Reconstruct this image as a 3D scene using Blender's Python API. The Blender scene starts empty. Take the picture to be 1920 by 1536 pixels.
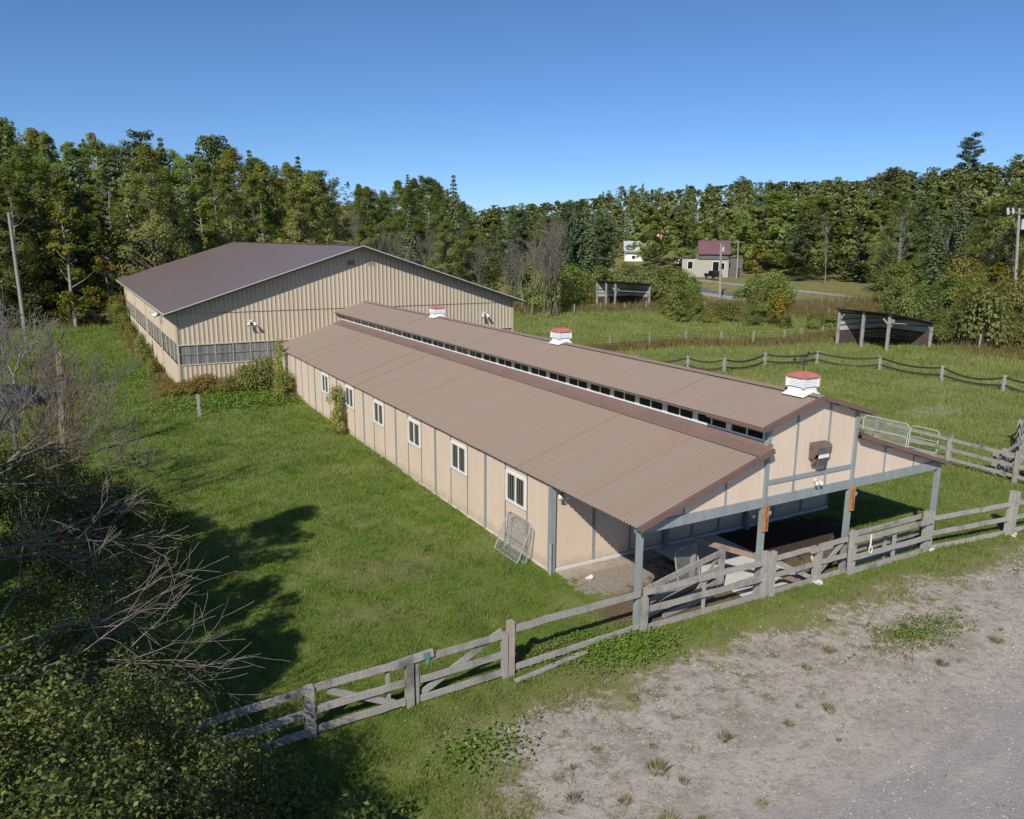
import bpy, math, random
import numpy as np
from mathutils import Vector, Matrix

SC = bpy.context.scene
COL = SC.collection
PI = math.pi

# ------------------------------------------------------------------ camera
cd = bpy.data.cameras.new('camera')
cam = bpy.data.objects.new('camera', cd)
COL.objects.link(cam)
F_ = Vector((0.481543, 0.850808, -0.21034)); R_ = Vector((0.870929, -0.491369, 0.006319)); U_ = Vector((0.097978, 0.186234, 0.977608))
cam.matrix_world = Matrix(((R_.x, U_.x, -F_.x, 0), (R_.y, U_.y, -F_.y, 0), (R_.z, U_.z, -F_.z, 10.262), (0, 0, 0, 1)))
cd.sensor_width = 36.0
cd.lens = 36.0 * 1474.09 / 1920.0
cd.clip_start = 0.1
cd.clip_end = 6000
SC.camera = cam

# ------------------------------------------------------------------ sky, sun, exposure
SUN_DIR = Vector((1.0, 0.87, -1.0)).normalized()
w = bpy.data.worlds.new('World'); SC.world = w; w.use_nodes = True
nt = w.node_tree; nt.nodes.clear()
sky = nt.nodes.new('ShaderNodeTexSky'); sky.sky_type = 'NISHITA'; sky.sun_disc = False
sky.sun_elevation = math.radians(37); sky.sun_rotation = math.radians(229)
sky.altitude = 200; sky.air_density = 0.72; sky.dust_density = 0.25; sky.ozone_density = 9
bg = nt.nodes.new('ShaderNodeBackground'); bg.inputs[1].default_value = 0.102
wo = nt.nodes.new('ShaderNodeOutputWorld')
nt.links.new(sky.outputs[0], bg.inputs[0]); nt.links.new(bg.outputs[0], wo.inputs[0])
sd = bpy.data.lights.new('sun', 'SUN'); sd.energy = 4.0; sd.angle = math.radians(0.53); sd.color = (1.0, 0.94, 0.84)
sun = bpy.data.objects.new('sun', sd); COL.objects.link(sun)
sun.rotation_euler = SUN_DIR.to_track_quat('-Z', 'Y').to_euler()
SC.view_settings.view_transform = 'Standard'; SC.view_settings.look = 'None'
SC.view_settings.exposure = 0.2; SC.view_settings.gamma = 1.0
SC.view_settings.use_curve_mapping = False

# ------------------------------------------------------------------ helpers
class MB:
    """collects shapes, then links them as one mesh object"""
    def __init__(s): s.v = []; s.f = []; s.m = []
    def quad(s, a, b, c, d, mi=0):
        n = len(s.v); s.v += [tuple(a), tuple(b), tuple(c), tuple(d)]; s.f.append((n, n+1, n+2, n+3)); s.m.append(mi); return s
    def poly(s, pts, mi=0):
        n = len(s.v); s.v += [tuple(p) for p in pts]; s.f.append(tuple(range(n, n+len(pts)))); s.m.append(mi); return s
    def box(s, x0, x1, y0, y1, z0, z1, mi=0):
        n = len(s.v)
        s.v += [(x0,y0,z0),(x1,y0,z0),(x1,y1,z0),(x0,y1,z0),(x0,y0,z1),(x1,y0,z1),(x1,y1,z1),(x0,y1,z1)]
        for q in ((0,3,2,1),(4,5,6,7),(0,1,5,4),(1,2,6,5),(2,3,7,6),(3,0,4,7)):
            s.f.append(tuple(n+i for i in q)); s.m.append(mi)
        return s
    def beam(s, p0, p1, w, h, up=(0,0,1), seg=1, jit=0.0, mi=0, rnd=None, taper=1.0, sag=0.0):
        p0 = Vector(p0); p1 = Vector(p1); d = (p1-p0).normalized(); up = Vector(up)
        if abs(d.dot(up)) > .98: up = Vector((0,1,0))
        a = d.cross(up).normalized(); b = a.cross(d).normalized(); n = len(s.v)
        for i in range(seg+1):
            t = i/seg; c = p0.lerp(p1, t) - Vector((0,0,sag*4*t*(1-t)))
            k = 1+(taper-1)*t
            if rnd and jit and 0 < i < seg+1: c = c + a*rnd.uniform(-jit,jit) + b*rnd.uniform(-jit,jit)
            for (x, y) in ((-1,-1),(1,-1),(1,1),(-1,1)):
                jj = rnd.uniform(1-jit*2, 1+jit*2) if rnd and jit else 1
                s.v.append(tuple(c + a*(x*w/2*k*jj) + b*(y*h/2*k*jj)))
        for i in range(seg):
            for j in range(4):
                q = n+i*4; s.f.append((q+j, q+(j+1)%4, q+4+(j+1)%4, q+4+j)); s.m.append(mi)
        s.f.append((n+3,n+2,n+1,n)); s.m.append(mi); q = n+seg*4; s.f.append((q,q+1,q+2,q+3)); s.m.append(mi)
        return s
    def tube(s, p0, p1, r0, r1=None, n=8, mi=0, cap=True):
        if r1 is None: r1 = r0
        p0 = Vector(p0); p1 = Vector(p1); d = (p1-p0).normalized()
        a = d.orthogonal().normalized(); b = d.cross(a); k = len(s.v)
        for (p, r) in ((p0, r0), (p1, r1)):
            for i in range(n):
                t = 2*PI*i/n; s.v.append(tuple(p + a*(math.cos(t)*r) + b*(math.sin(t)*r)))
        for i in range(n): s.f.append((k+i, k+(i+1)%n, k+n+(i+1)%n, k+n+i)); s.m.append(mi)
        if cap:
            s.f.append(tuple(k+i for i in range(n-1,-1,-1))); s.m.append(mi)
            s.f.append(tuple(k+n+i for i in range(n))); s.m.append(mi)
        return s
    def path(s, pts, r, n=6, mi=0):
        for a, b in zip(pts[:-1], pts[1:]): s.tube(a, b, r, r, n, mi)
        return s
    def build(s, name, mats, parent=None, smooth=False, loc=None):
        me = bpy.data.meshes.new(name); me.from_pydata(s.v, [], s.f)
        if not isinstance(mats, (list, tuple)): mats = [mats]
        for m in mats: me.materials.append(m)
        if len(mats) > 1: me.polygons.foreach_set('material_index', s.m)
        if smooth: me.polygons.foreach_set('use_smooth', [True]*len(me.polygons))
        me.update()
        return link(name, me, parent, loc)

def link(name, me, parent=None, loc=None):
    o = bpy.data.objects.new(name, me); COL.objects.link(o)
    if parent: o.parent = parent
    if loc is not None: o.location = loc
    return o

def npmesh(name, V, Fq, mats, smooth=False, mi=None):
    """numpy mesh: V (n,3); Fq (m,3) or (m,4)"""
    me = bpy.data.meshes.new(name); k = Fq.shape[1]
    me.vertices.add(len(V)); me.vertices.foreach_set('co', np.ascontiguousarray(V, dtype=np.float32).ravel())
    me.loops.add(Fq.size); me.loops.foreach_set('vertex_index', np.ascontiguousarray(Fq, dtype=np.int32).ravel())
    me.polygons.add(len(Fq)); me.polygons.foreach_set('loop_start', np.arange(0, Fq.size, k, dtype=np.int32))
    if mi is not None: me.polygons.foreach_set('material_index', np.ascontiguousarray(mi, dtype=np.int32))
    if smooth: me.polygons.foreach_set('use_smooth', np.ones(len(Fq), dtype=bool))
    for m in (mats if isinstance(mats, (list, tuple)) else [mats]): me.materials.append(m)
    me.update(calc_edges=True)
    return me

def tag(o, label=None, cat=None, group=None, kind=None):
    if label: o['label'] = label
    if cat: o['category'] = cat
    if group: o['group'] = group
    if kind: o['kind'] = kind
    return o

def thing(name, label, cat, loc=(0,0,0), rz=0.0, group=None):
    o = bpy.data.objects.new(name, None); COL.objects.link(o)
    o.location = loc; o.rotation_euler = (0,0,rz); o.empty_display_size = 0.3
    return tag(o, label, cat, group)

def dup(o, parent=None):
    c = o.copy(); COL.objects.link(c)
    if parent: c.parent = parent
    for ch in o.children: dup(ch, c)
    return c

# ------------------------------------------------------------------ materials
def node(nt, t, **kw):
    n = nt.nodes.new(t)
    for k, v in kw.items(): setattr(n, k, v)
    return n
def newmat(name):
    m = bpy.data.materials.new(name); m.use_nodes = True; nt = m.node_tree; nt.nodes.clear()
    out = node(nt, 'ShaderNodeOutputMaterial'); b = node(nt, 'ShaderNodeBsdfPrincipled')
    nt.links.new(b.outputs[0], out.inputs[0]); return m, nt, b, out
def mixc(nt, fac, a, b, blend='MIX'):
    n = node(nt, 'ShaderNodeMix', data_type='RGBA', blend_type=blend)
    for i, v in ((0, fac), (6, a), (7, b)):
        if isinstance(v, (int, float)): n.inputs[i].default_value = v
        elif isinstance(v, tuple): n.inputs[i].default_value = v if len(v) == 4 else (*v, 1)
        else: nt.links.new(v, n.inputs[i])
    return n.outputs[2]
def mth(nt, op, a, b=None, clamp=False):
    n = node(nt, 'ShaderNodeMath', operation=op, use_clamp=clamp)
    for i, v in ((0, a), (1, b)):
        if v is None: continue
        if isinstance(v, (int, float)): n.inputs[i].default_value = v
        else: nt.links.new(v, n.inputs[i])
    return n.outputs[0]
def noise(nt, vec, scale, detail=4, rough=.55, dist=0.0):
    n = node(nt, 'ShaderNodeTexNoise'); n.inputs['Scale'].default_value = scale; n.inputs['Detail'].default_value = detail
    n.inputs['Roughness'].default_value = rough; n.inputs['Distortion'].default_value = dist
    if vec is not None: nt.links.new(vec, n.inputs['Vector'])
    return n.outputs[0]
def ramp(nt, fac, stops, interp='LINEAR'):
    n = node(nt, 'ShaderNodeValToRGB'); n.color_ramp.interpolation = interp
    while len(n.color_ramp.elements) < len(stops): n.color_ramp.elements.new(.5)
    for e, (p, c) in zip(n.color_ramp.elements, stops):
        e.position = p; e.color = (c, c, c, 1) if isinstance(c, (int, float)) else (*c, 1)
    nt.links.new(fac, n.inputs[0]); return n.outputs[0]
def smooth(nt, v, a, b):
    n = node(nt, 'ShaderNodeMapRange', interpolation_type='SMOOTHSTEP'); nt.links.new(v, n.inputs[0])
    n.inputs[1].default_value = a; n.inputs[2].default_value = b; return n.outputs[0]
def pos(nt): return node(nt, 'ShaderNodeNewGeometry').outputs['Position']
def objco(nt): return node(nt, 'ShaderNodeTexCoord').outputs['Object']
def scalev(nt, v, s):
    n = node(nt, 'ShaderNodeVectorMath', operation='MULTIPLY'); nt.links.new(v, n.inputs[0]); n.inputs[1].default_value = s; return n.outputs[0]
def bump(nt, b, h, strength, dist):
    n = node(nt, 'ShaderNodeBump'); n.inputs['Strength'].default_value = strength; n.inputs['Distance'].default_value = dist
    nt.links.new(h, n.inputs['Height']); nt.links.new(n.outputs[0], b.inputs['Normal'])

def plain(name, col, rough=.6, metal=0.0, var=.12, scale=3.0, var2=None, bmp=0.0, spec=None, stretch=(1,1,1), world=True):
    m, nt, b, out = newmat(name)
    v = scalev(nt, pos(nt) if world else objco(nt), stretch)
    n1 = noise(nt, v, scale, 5); n2 = noise(nt, v, scale*9, 3)
    k = mth(nt, 'ADD', mth(nt, 'MULTIPLY', n1, .6), mth(nt, 'MULTIPLY', n2, .4))
    lo = tuple(c*(1-var*1.6) for c in col); hi = tuple(min(1, c*(1+var*1.6)) for c in col)
    c = mixc(nt, ramp(nt, k, [(.3, 0.0), (.7, 1.0)]), lo, hi)
    if var2: c = mixc(nt, ramp(nt, noise(nt, v, scale*.5, 6, .65), [(.52, 0.0), (.66, 1.0)]), c, var2)
    nt.links.new(c, b.inputs['Base Color']); b.inputs['Roughness'].default_value = rough; b.inputs['Metallic'].default_value = metal
    if spec is not None: b.inputs['Specular IOR Level'].default_value = spec
    if bmp: bump(nt, b, n2, .6, bmp)
    return m

def wood(name, c0, c1, c2=None):
    """weathered timber: grain along the longest direction comes from stretched noise in x, y or z picked by normal-free blending"""
    m, nt, b, out = newmat(name)
    p = pos(nt)
    g = mth(nt, 'ADD', mth(nt, 'MULTIPLY', noise(nt, scalev(nt, p, (1.2, 22, 30)), 1.6, 5, .65), .5), mth(nt, 'MULTIPLY', noise(nt, scalev(nt, p, (26, 26, 1.1)), 1.4, 5, .65), .5))
    rn = node(nt, 'ShaderNodeObjectInfo').outputs['Random']
    c = mixc(nt, ramp(nt, g, [(.36, 0.0), (.62, 1.0)]), c0, c1)
    c = mixc(nt, mth(nt, 'MULTIPLY', rn, .55), c, tuple(x*.62 for x in c1))
    big = noise(nt, p, 1.3, 5, .6)
    c = mixc(nt, ramp(nt, big, [(.55, 0.0), (.72, .8)]), c, c2 or tuple(x*.5 for x in c0))
    nt.links.new(c, b.inputs['Base Color']); b.inputs['Roughness'].default_value = .88; b.inputs['Specular IOR Level'].default_value = .2
    bump(nt, b, g, .9, .02)
    return m

def leafmat(name, cols, trans=.48, rough=.55, objvar=.35, tint=(1,1,1)):
    m, nt, b, out = newmat(name)
    g = node(nt, 'ShaderNodeNewGeometry'); oi = node(nt, 'ShaderNodeObjectInfo')
    st = [(i/(len(cols)-1), c) for i, c in enumerate(cols)]
    c = ramp(nt, g.outputs['Random Per Island'], st)
    br = mth(nt, 'ADD', mth(nt, 'MULTIPLY', oi.outputs['Random'], objvar), 1-objvar*.5)
    n = node(nt, 'ShaderNodeVectorMath', operation='SCALE'); nt.links.new(c, n.inputs[0]); nt.links.new(br, n.inputs[3])
    c = mixc(nt, 1.0, n.outputs[0], oi.outputs['Color'], 'MULTIPLY')
    nt.links.new(c, b.inputs['Base Color']); b.inputs['Roughness'].default_value = rough; b.inputs['Specular IOR Level'].default_value = .25
    t = node(nt, 'ShaderNodeBsdfTranslucent'); nt.links.new(mixc(nt, 1.0, c, (1.1, 1.25, .5), 'MULTIPLY'), t.inputs[0])
    mx = node(nt, 'ShaderNodeMixShader'); mx.inputs[0].default_value = trans
    nt.links.new(b.outputs[0], mx.inputs[1]); nt.links.new(t.outputs[0], mx.inputs[2]); nt.links.new(mx.outputs[0], out.inputs[0])
    return m

def terrain_color(nt):
    """real colours of turf, dry grass, dirt, gravel by place; shared by the ground sheets and the grass blades"""
    p = pos(nt); sp = node(nt, 'ShaderNodeSeparateXYZ'); nt.links.new(p, sp.inputs[0]); X, Y = sp.outputs[0], sp.outputs[1]
    n_s = noise(nt, p, .55, 4); n_m = noise(nt, p, .16, 5, .6); n_f = noise(nt, p, 3.5, 5, .65); n_x = noise(nt, p, 14, 4, .7)
    lush = mixc(nt, ramp(nt, n_f, [(.3, 0.0), (.7, 1.0)]), (.10, .185, .022), (.195, .29, .042))
    lush = mixc(nt, ramp(nt, n_s, [(.4, 0.0), (.68, 1.0)]), lush, (.20, .265, .05))
    n_b = noise(nt, p, .33, 6, .7); n_c = noise(nt, scalev(nt, p, (1, .45, 1)), .8, 5, .7)
    lush = mixc(nt, mth(nt, 'MULTIPLY', ramp(nt, n_b, [(.46, 0.0), (.62, 1.0)]), .55), lush, (.25, .275, .075))
    lush = mixc(nt, mth(nt, 'MULTIPLY', ramp(nt, n_c, [(.52, 0.0), (.66, 1.0)]), .5), lush, (.07, .13, .02))
    dry = mixc(nt, ramp(nt, n_f, [(.3, 0.0), (.7, 1.0)]), (.27, .29, .08), (.42, .42, .16))
    # the paddock right of the barn is drier
    pad = mth(nt, 'MULTIPLY', smooth(nt, X, 26, 38), .8)
    c = mixc(nt, mth(nt, 'MULTIPLY', ramp(nt, n_m, [(.38, 0.25), (.6, 1.0)]), pad), lush, dry)
    c = mixc(nt, mth(nt, 'MULTIPLY', ramp(nt, n_s, [(.54, 0.0), (.70, 1.0)]), .5), c, dry)
    far = smooth(nt, mth(nt, 'ADD', X, mth(nt, 'MULTIPLY', Y, .45)), 118, 134)
    c = mixc(nt, mth(nt, 'MULTIPLY', far, .8), c, mixc(nt, ramp(nt, n_s, [(.4, 0.0), (.6, 1.0)]), (.40, .32, .14), (.24, .24, .08)))
    return c, X, Y, n_s, n_m, n_f, n_x, p

def blob(nt, X, Y, x, y, rx, ry):
    a = mth(nt, 'POWER', mth(nt, 'DIVIDE', mth(nt, 'SUBTRACT', X, x), rx), 2.0)
    b = mth(nt, 'POWER', mth(nt, 'DIVIDE', mth(nt, 'SUBTRACT', Y, y), ry), 2.0)
    return mth(nt, 'SUBTRACT', 1.0, mth(nt, 'SQRT', mth(nt, 'ADD', a, b)))   # 1 centre, 0 rim

def bare_mask(nt, X, Y, n_s, n_f):
    """1 on gravel: south of the fence verge and east of the shrubs, ragged edge"""
    wob = mth(nt, 'ADD', mth(nt, 'MULTIPLY', mth(nt, 'SUBTRACT', n_s, .5), 5.0), mth(nt, 'MULTIPLY', mth(nt, 'SUBTRACT', n_f, .5), 3.4))
    a = mth(nt, 'SUBTRACT', 13.3, mth(nt, 'ADD', Y, wob))
    b = mth(nt, 'SUBTRACT', mth(nt, 'ADD', X, mth(nt, 'MULTIPLY', wob, .6)), mth(nt, 'ADD', 4.3, mth(nt, 'MULTIPLY', Y, .2)))
    m = mth(nt, 'MINIMUM', a, b)
    tuft = mth(nt, 'MULTIPLY', blob(nt, X, Y, 18.9, 11.5, 1.9, .85), 2.2)    # the green tuft island
    m = mth(nt, 'SUBTRACT', m, mth(nt, 'MAXIMUM', tuft, 0.0))
    return m

def make_ground():
    m, nt, b, out = newmat('turf_and_gravel')
    c, X, Y, n_s, n_m, n_f, n_x, p = terrain_color(nt)
    c = mixc(nt, .35, c, (.07, .065, .03))                       # thatch and soil between the blades
    # worn dry turf near the gravel
    g = bare_mask(nt, X, Y, n_s, n_f)
    edge = smooth(nt, g, -1.7, .1)
    straw = mixc(nt, ramp(nt, n_x, [(.35, 0.0), (.65, 1.0)]), (.19, .165, .075), (.33, .285, .17))
    c = mixc(nt, mth(nt, 'MULTIPLY', edge, .75), c, straw)
    gn = noise(nt, p, 45, 3, .7); gl = noise(nt, p, 1.1, 6, .7); gs = noise(nt, scalev(nt, p, (.35, 1.6, 1)), .8, 4)
    grav = mixc(nt, ramp(nt, gn, [(.32, 0.0), (.68, 1.0)]), (.30, .25, .215), (.58, .505, .44))
    grav = mixc(nt, mth(nt, 'MULTIPLY', ramp(nt, gl, [(.42, 0.0), (.62, 1.0)]), .6), grav, (.50, .43, .36))
    grav = mixc(nt, mth(nt, 'MULTIPLY', ramp(nt, noise(nt, p, 4.5, 7, .8), [(.50, 0.0), (.63, 1.0)]), .62), grav, (.17, .135, .105))
    grav = mixc(nt, mth(nt, 'MULTIPLY', ramp(nt, noise(nt, p, .6, 6, .75), [(.48, 0.0), (.60, 1.0)]), .45), grav, (.25, .215, .17))
    # finer blue-grey stone on the drive, with pale wheel streaks
    ln = mth(nt, 'SUBTRACT', mth(nt, 'ADD', 7.9, mth(nt, 'MULTIPLY', mth(nt, 'SUBTRACT', n_s, .5), 3.0)), mth(nt, 'SUBTRACT', Y, mth(nt, 'MULTIPLY', X, .06)))
    drv = mixc(nt, ramp(nt, gn, [(.3, 0.0), (.7, 1.0)]), (.21, .20, .19), (.42, .395, .37))
    drv = mixc(nt, mth(nt, 'MULTIPLY', ramp(nt, gs, [(.5, 0.0), (.62, 1.0)]), .5), drv, (.47, .43, .37))
    grav = mixc(nt, mth(nt, 'MULTIPLY', smooth(nt, ln, -.6, .9), .8), grav, drv)
    moss = mth(nt, 'MULTIPLY', ramp(nt, noise(nt, p, 1.7, 7, .8), [(.50, 0.0), (.60, 1.0)]), mth(nt, 'SUBTRACT', 1.0, smooth(nt, g, .3, 4.4)))
    grav = mixc(nt, mth(nt, 'MULTIPLY', moss, .8), grav, (.12, .125, .045))
    c = mixc(nt, smooth(nt, g, -.25, .35), c, grav)
    # dirt, painted porch shade, straw and trodden earth under and beside the porch, by the arena corner and in the lawn
    def patch(c, x, y, rx, ry, col, soft=.5, k=1.0):
        bl = mth(nt, 'ADD', blob(nt, X, Y, x, y, rx, ry), mth(nt, 'MULTIPLY', mth(nt, 'SUBTRACT', n_f, .5), 1.3))
        return mixc(nt, mth(nt, 'MULTIPLY', smooth(nt, bl, .0, soft), k), c, col)
    dirt = mixc(nt, ramp(nt, n_x, [(.35, 0.0), (.65, 1.0)]), (.22, .185, .15), (.40, .35, .29))
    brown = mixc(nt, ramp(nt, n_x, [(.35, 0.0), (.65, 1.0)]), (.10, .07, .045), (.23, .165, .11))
    shaded_dirt = mixc(nt, ramp(nt, n_x, [(.35, 0.0), (.65, 1.0)]), (.04, .03, .022), (.09, .065, .045))  # near-black dirt, the porch shade put into its colour
    c = patch(c, 14.6, 18.3, 2.2, 1.5, dirt, .25)
    c = patch(c, 13.6, 16.2, 1.8, 1.1, brown, .3)
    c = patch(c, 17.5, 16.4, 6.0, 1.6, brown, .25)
    c = patch(c, 20.5, 18.2, 5.0, 1.7, shaded_dirt, .25)
    c = patch(c, 9.9, 15.5, 1.3, .5, brown, .3, .8)
    c = patch(c, 5.2, 56.5, 1.8, 8.0, (.15, .10, .06), .5, .7)
    c = patch(c, 8.2, 22.2, 2.6, 1.5, (.24, .19, .12), .6, .42)
    c = patch(c, 6.6, 19.7, 1.5, .8, (.24, .19, .12), .6, .42)
    c = patch(c, 47.0, 29.0, 4.5, 1.6, (.36, .31, .23), .6, .6)
    # sandy cut in the hillside behind the arena
    c = patch(c, 54.0, 178.0, 13.0, 34.0, (.35, .26, .18), .3)
    nt.links.new(c, b.inputs['Base Color']); b.inputs['Roughness'].default_value = .95; b.inputs['Specular IOR Level'].default_value = .1
    h = mth(nt, 'ADD', mth(nt, 'MULTIPLY', gn, .35), mth(nt, 'ADD', n_x, mth(nt, 'MULTIPLY', n_f, 1.5)))
    bump(nt, b, h, .6, .025)
    return m

def make_grassmat(name, straw=False):
    m, nt, b, out = newmat(name)
    c, X, Y, n_s, n_m, n_f, n_x, p = terrain_color(nt)
    rnd = node(nt, 'ShaderNodeNewGeometry').outputs['Random Per Island']
    if straw:
        c = ramp(nt, rnd, [(0, (.16, .12, .05)), (.4, (.30, .22, .11)), (.75, (.22, .19, .07)), (1, (.10, .13, .035))])
    else:
        g = bare_mask(nt, X, Y, n_s, n_f)
        c = mixc(nt, mth(nt, 'MULTIPLY', smooth(nt, g, -1.6, .3), .65), c, (.24, .21, .09))
        c = mixc(nt, ramp(nt, rnd, [(0, 0.5), (.5, 0.0)]), c, (.06, .11, .016))
        c = mixc(nt, ramp(nt, rnd, [(.72, 0.0), (1, .6)]), c, (.26, .33, .10))
        c = mixc(nt, ramp(nt, rnd, [(.955, 0.0), (.965, .8)]), c, (.34, .29, .15))
    nt.links.new(c, b.inputs['Base Color']); b.inputs['Roughness'].default_value = .6; b.inputs['Specular IOR Level'].default_value = .2
    t = node(nt, 'ShaderNodeBsdfTranslucent'); nt.links.new(mixc(nt, 1.0, c, (1.1, 1.2, .6), 'MULTIPLY'), t.inputs[0])
    mx = node(nt, 'ShaderNodeMixShader'); mx.inputs[0].default_value = .35
    nt.links.new(b.outputs[0], mx.inputs[1]); nt.links.new(t.outputs[0], mx.inputs[2]); nt.links.new(mx.outputs[0], out.inputs[0])
    return m

def make_roofmat(name, base, red, grey, metal_rough=.55):
    m, nt, b, out = newmat(name)
    oi = node(nt, 'ShaderNodeObjectInfo').outputs['Random']; p = pos(nt)
    s1 = noise(nt, scalev(nt, p, (.25, 1.0, .25)), 1.1, 5, .65); s2 = noise(nt, scalev(nt, p, (.6, 9, .6)), 1.4, 4, .7)
    c = mixc(nt, ramp(nt, s1, [(.38, 0.0), (.62, 1.0)]), base, red)
    c = mixc(nt, mth(nt, 'MULTIPLY', ramp(nt, s2, [(.45, 0.0), (.65, 1.0)]), .55), c, grey)
    c = mixc(nt, mth(nt, 'MULTIPLY', oi, .35), c, grey)
    c = mixc(nt, mth(nt, 'MULTIPLY', ramp(nt, noise(nt, p, 7, 6, .8), [(.6, 0.0), (.72, 1.0)]), .35), c, tuple(x*.6 for x in red))
    nt.links.new(c, b.inputs['Base Color']); b.inputs['Roughness'].default_value = metal_rough; b.inputs['Specular IOR Level'].default_value = .35
    bump(nt, b, noise(nt, p, 22, 3), .25, .01)
    return m

GROUND = make_ground()
GRASS = make_grassmat('grass_blades'); STRAW = make_grassmat('dry_grass_blades', True)
ROOF = make_roofmat('faded_brown_corrugated', (.27, .208, .160), (.288, .195, .152), (.26, .228, .185), .85)
AROOF = plain('dark_brown_steel_roof', (.185, .138, .125), .42, 0, .05, .35)
TRIM = plain('brown_trim_metal', (.17, .105, .085), .55, 0, .1, 2)
SOFFIT = plain('brown_soffit', (.16, .125, .10), .8, 0, .1, 2)
PANEL = plain('tan_painted_panel', (.70, .555, .43), .8, 0, .05, 1.1, stretch=(1,1,.35))
def dirty(m, col, z0, z1, k):
    nt = m.node_tree; b = [n for n in nt.nodes if n.type == 'BSDF_PRINCIPLED'][0]; src = b.inputs['Base Color'].links[0].from_socket
    p = pos(nt); sp = node(nt, 'ShaderNodeSeparateXYZ'); nt.links.new(p, sp.inputs[0])
    zz = mth(nt, 'ADD', sp.outputs[2], mth(nt, 'MULTIPLY', mth(nt, 'SUBTRACT', noise(nt, p, 2.5, 5, .7), .5), .9))
    low = mth(nt, 'SUBTRACT', 1.0, smooth(nt, zz, z0, z1))
    st = ramp(nt, noise(nt, scalev(nt, p, (6, 6, .35)), 1.6, 4, .65), [(.54, 0.0), (.72, 1.0)])
    f = mth(nt, 'MAXIMUM', mth(nt, 'MULTIPLY', low, k), mth(nt, 'MULTIPLY', st, k*.35))
    oi = node(nt, 'ShaderNodeObjectInfo').outputs['Random']
    c = mixc(nt, f, src, col); c = mixc(nt, mth(nt, 'MULTIPLY', oi, .14), c, (.52, .45, .33))
    nt.links.new(c, b.inputs['Base Color'])
dirty(PANEL, (.36, .30, .22), .05, .55, .55)
dirty(SIDING_, (.33, .28, .20), .1, .8, .45) if False else None
BATTEN = plain('blue_grey_painted_batten', (.25, .285, .285), .75, 0, .14, 5, stretch=(1,1,.2))
BATTEN2 = plain('brown_grey_thin_batten', (.23, .20, .18), .75, 0, .14, 5, stretch=(1,1,.2))
SIDING = plain('beige_steel_siding', (.53, .44, .325), .5, 0, .05, .8, stretch=(1,1,.3))
dirty(SIDING, (.33, .28, .20), .1, .9, .4)
WHITE = plain('white_painted_trim', (.80, .80, .78), .5, 0, .05, 4)
GALV = plain('galvanised_steel', (.42, .43, .43), .45, .3, .12, 6)
DARKM = plain('dark_metal', (.03, .03, .032), .5, .2, .1, 5)
CUPROOF = plain('faded_red_cupola_roof', (.50, .17, .13), .6, 0, .14, 3)
CONC = plain('pale_concrete', (.62, .60, .56), .9, 0, .1, 2, bmp=.01)
WOODG = wood('weathered_grey_timber', (.22, .205, .19), (.50, .465, .425))
WOODB = wood('weathered_brown_timber', (.20, .13, .085), (.42, .32, .24))
WOODD = wood('dark_weathered_boards', (.045, .036, .032), (.15, .11, .09))
POLE = wood('grey_utility_pole', (.22, .20, .175), (.42, .39, .35))
BARK = plain('grey_brown_bark', (.12, .10, .08), .95, 0, .3, 4, bmp=.02, stretch=(3,3,.5))
PALEBARK = plain('pale_grey_bark', (.27, .255, .225), .9, 0, .25, 3, var2=(.08,.07,.06), stretch=(1,1,2))
TWIG = plain('grey_twig', (.16, .14, .12), .9, 0, .25, 2)
TWIGL = plain('pale_twig', (.22, .185, .155), .9, 0, .25, 2)
ASPH = plain('asphalt_road', (.13, .13, .135), .9, 0, .12, .7)
SHOULDER = plain('road_shoulder_gravel', (.34, .32, .29), .95, 0, .15, 1.5)
RUBBER = plain('black_belting', (.04, .034, .028), .8, 0, .2, 3)
GREENROPE = plain('green_twine', (.10, .36, .30), .8, 0, .1, 5)
ROPE = plain('white_rope', (.70, .66, .58), .9, 0, .1, 5)
CARVED = plain('orange_brown_plank', (.42, .20, .085), .6, 0, .2, 6, stretch=(1,1,.3))
CARVEL = plain('dark_carving', (.10, .035, .02), .7, 0, .2, 6)

def glassmat(name, col, rough=.12, streak=0.0):
    m, nt, b, out = newmat(name)
    c = mixc(nt, ramp(nt, noise(nt, scalev(nt, pos(nt), (7, 7, .15)), 2.2, 3), [(.4, 0.0), (.6, streak)]), col, (.42, .43, .42))
    nt.links.new(c, b.inputs['Base Color']); b.inputs['Roughness'].default_value = rough; b.inputs['Specular IOR Level'].default_value = .6
    return m
GLASS = glassmat('dark_window_glass', (.012, .016, .018), .08)
POLY = glassmat('dirty_translucent_sheet', (.10, .105, .11), .35, .55)

def rndr(seed): return random.Random(seed)

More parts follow.
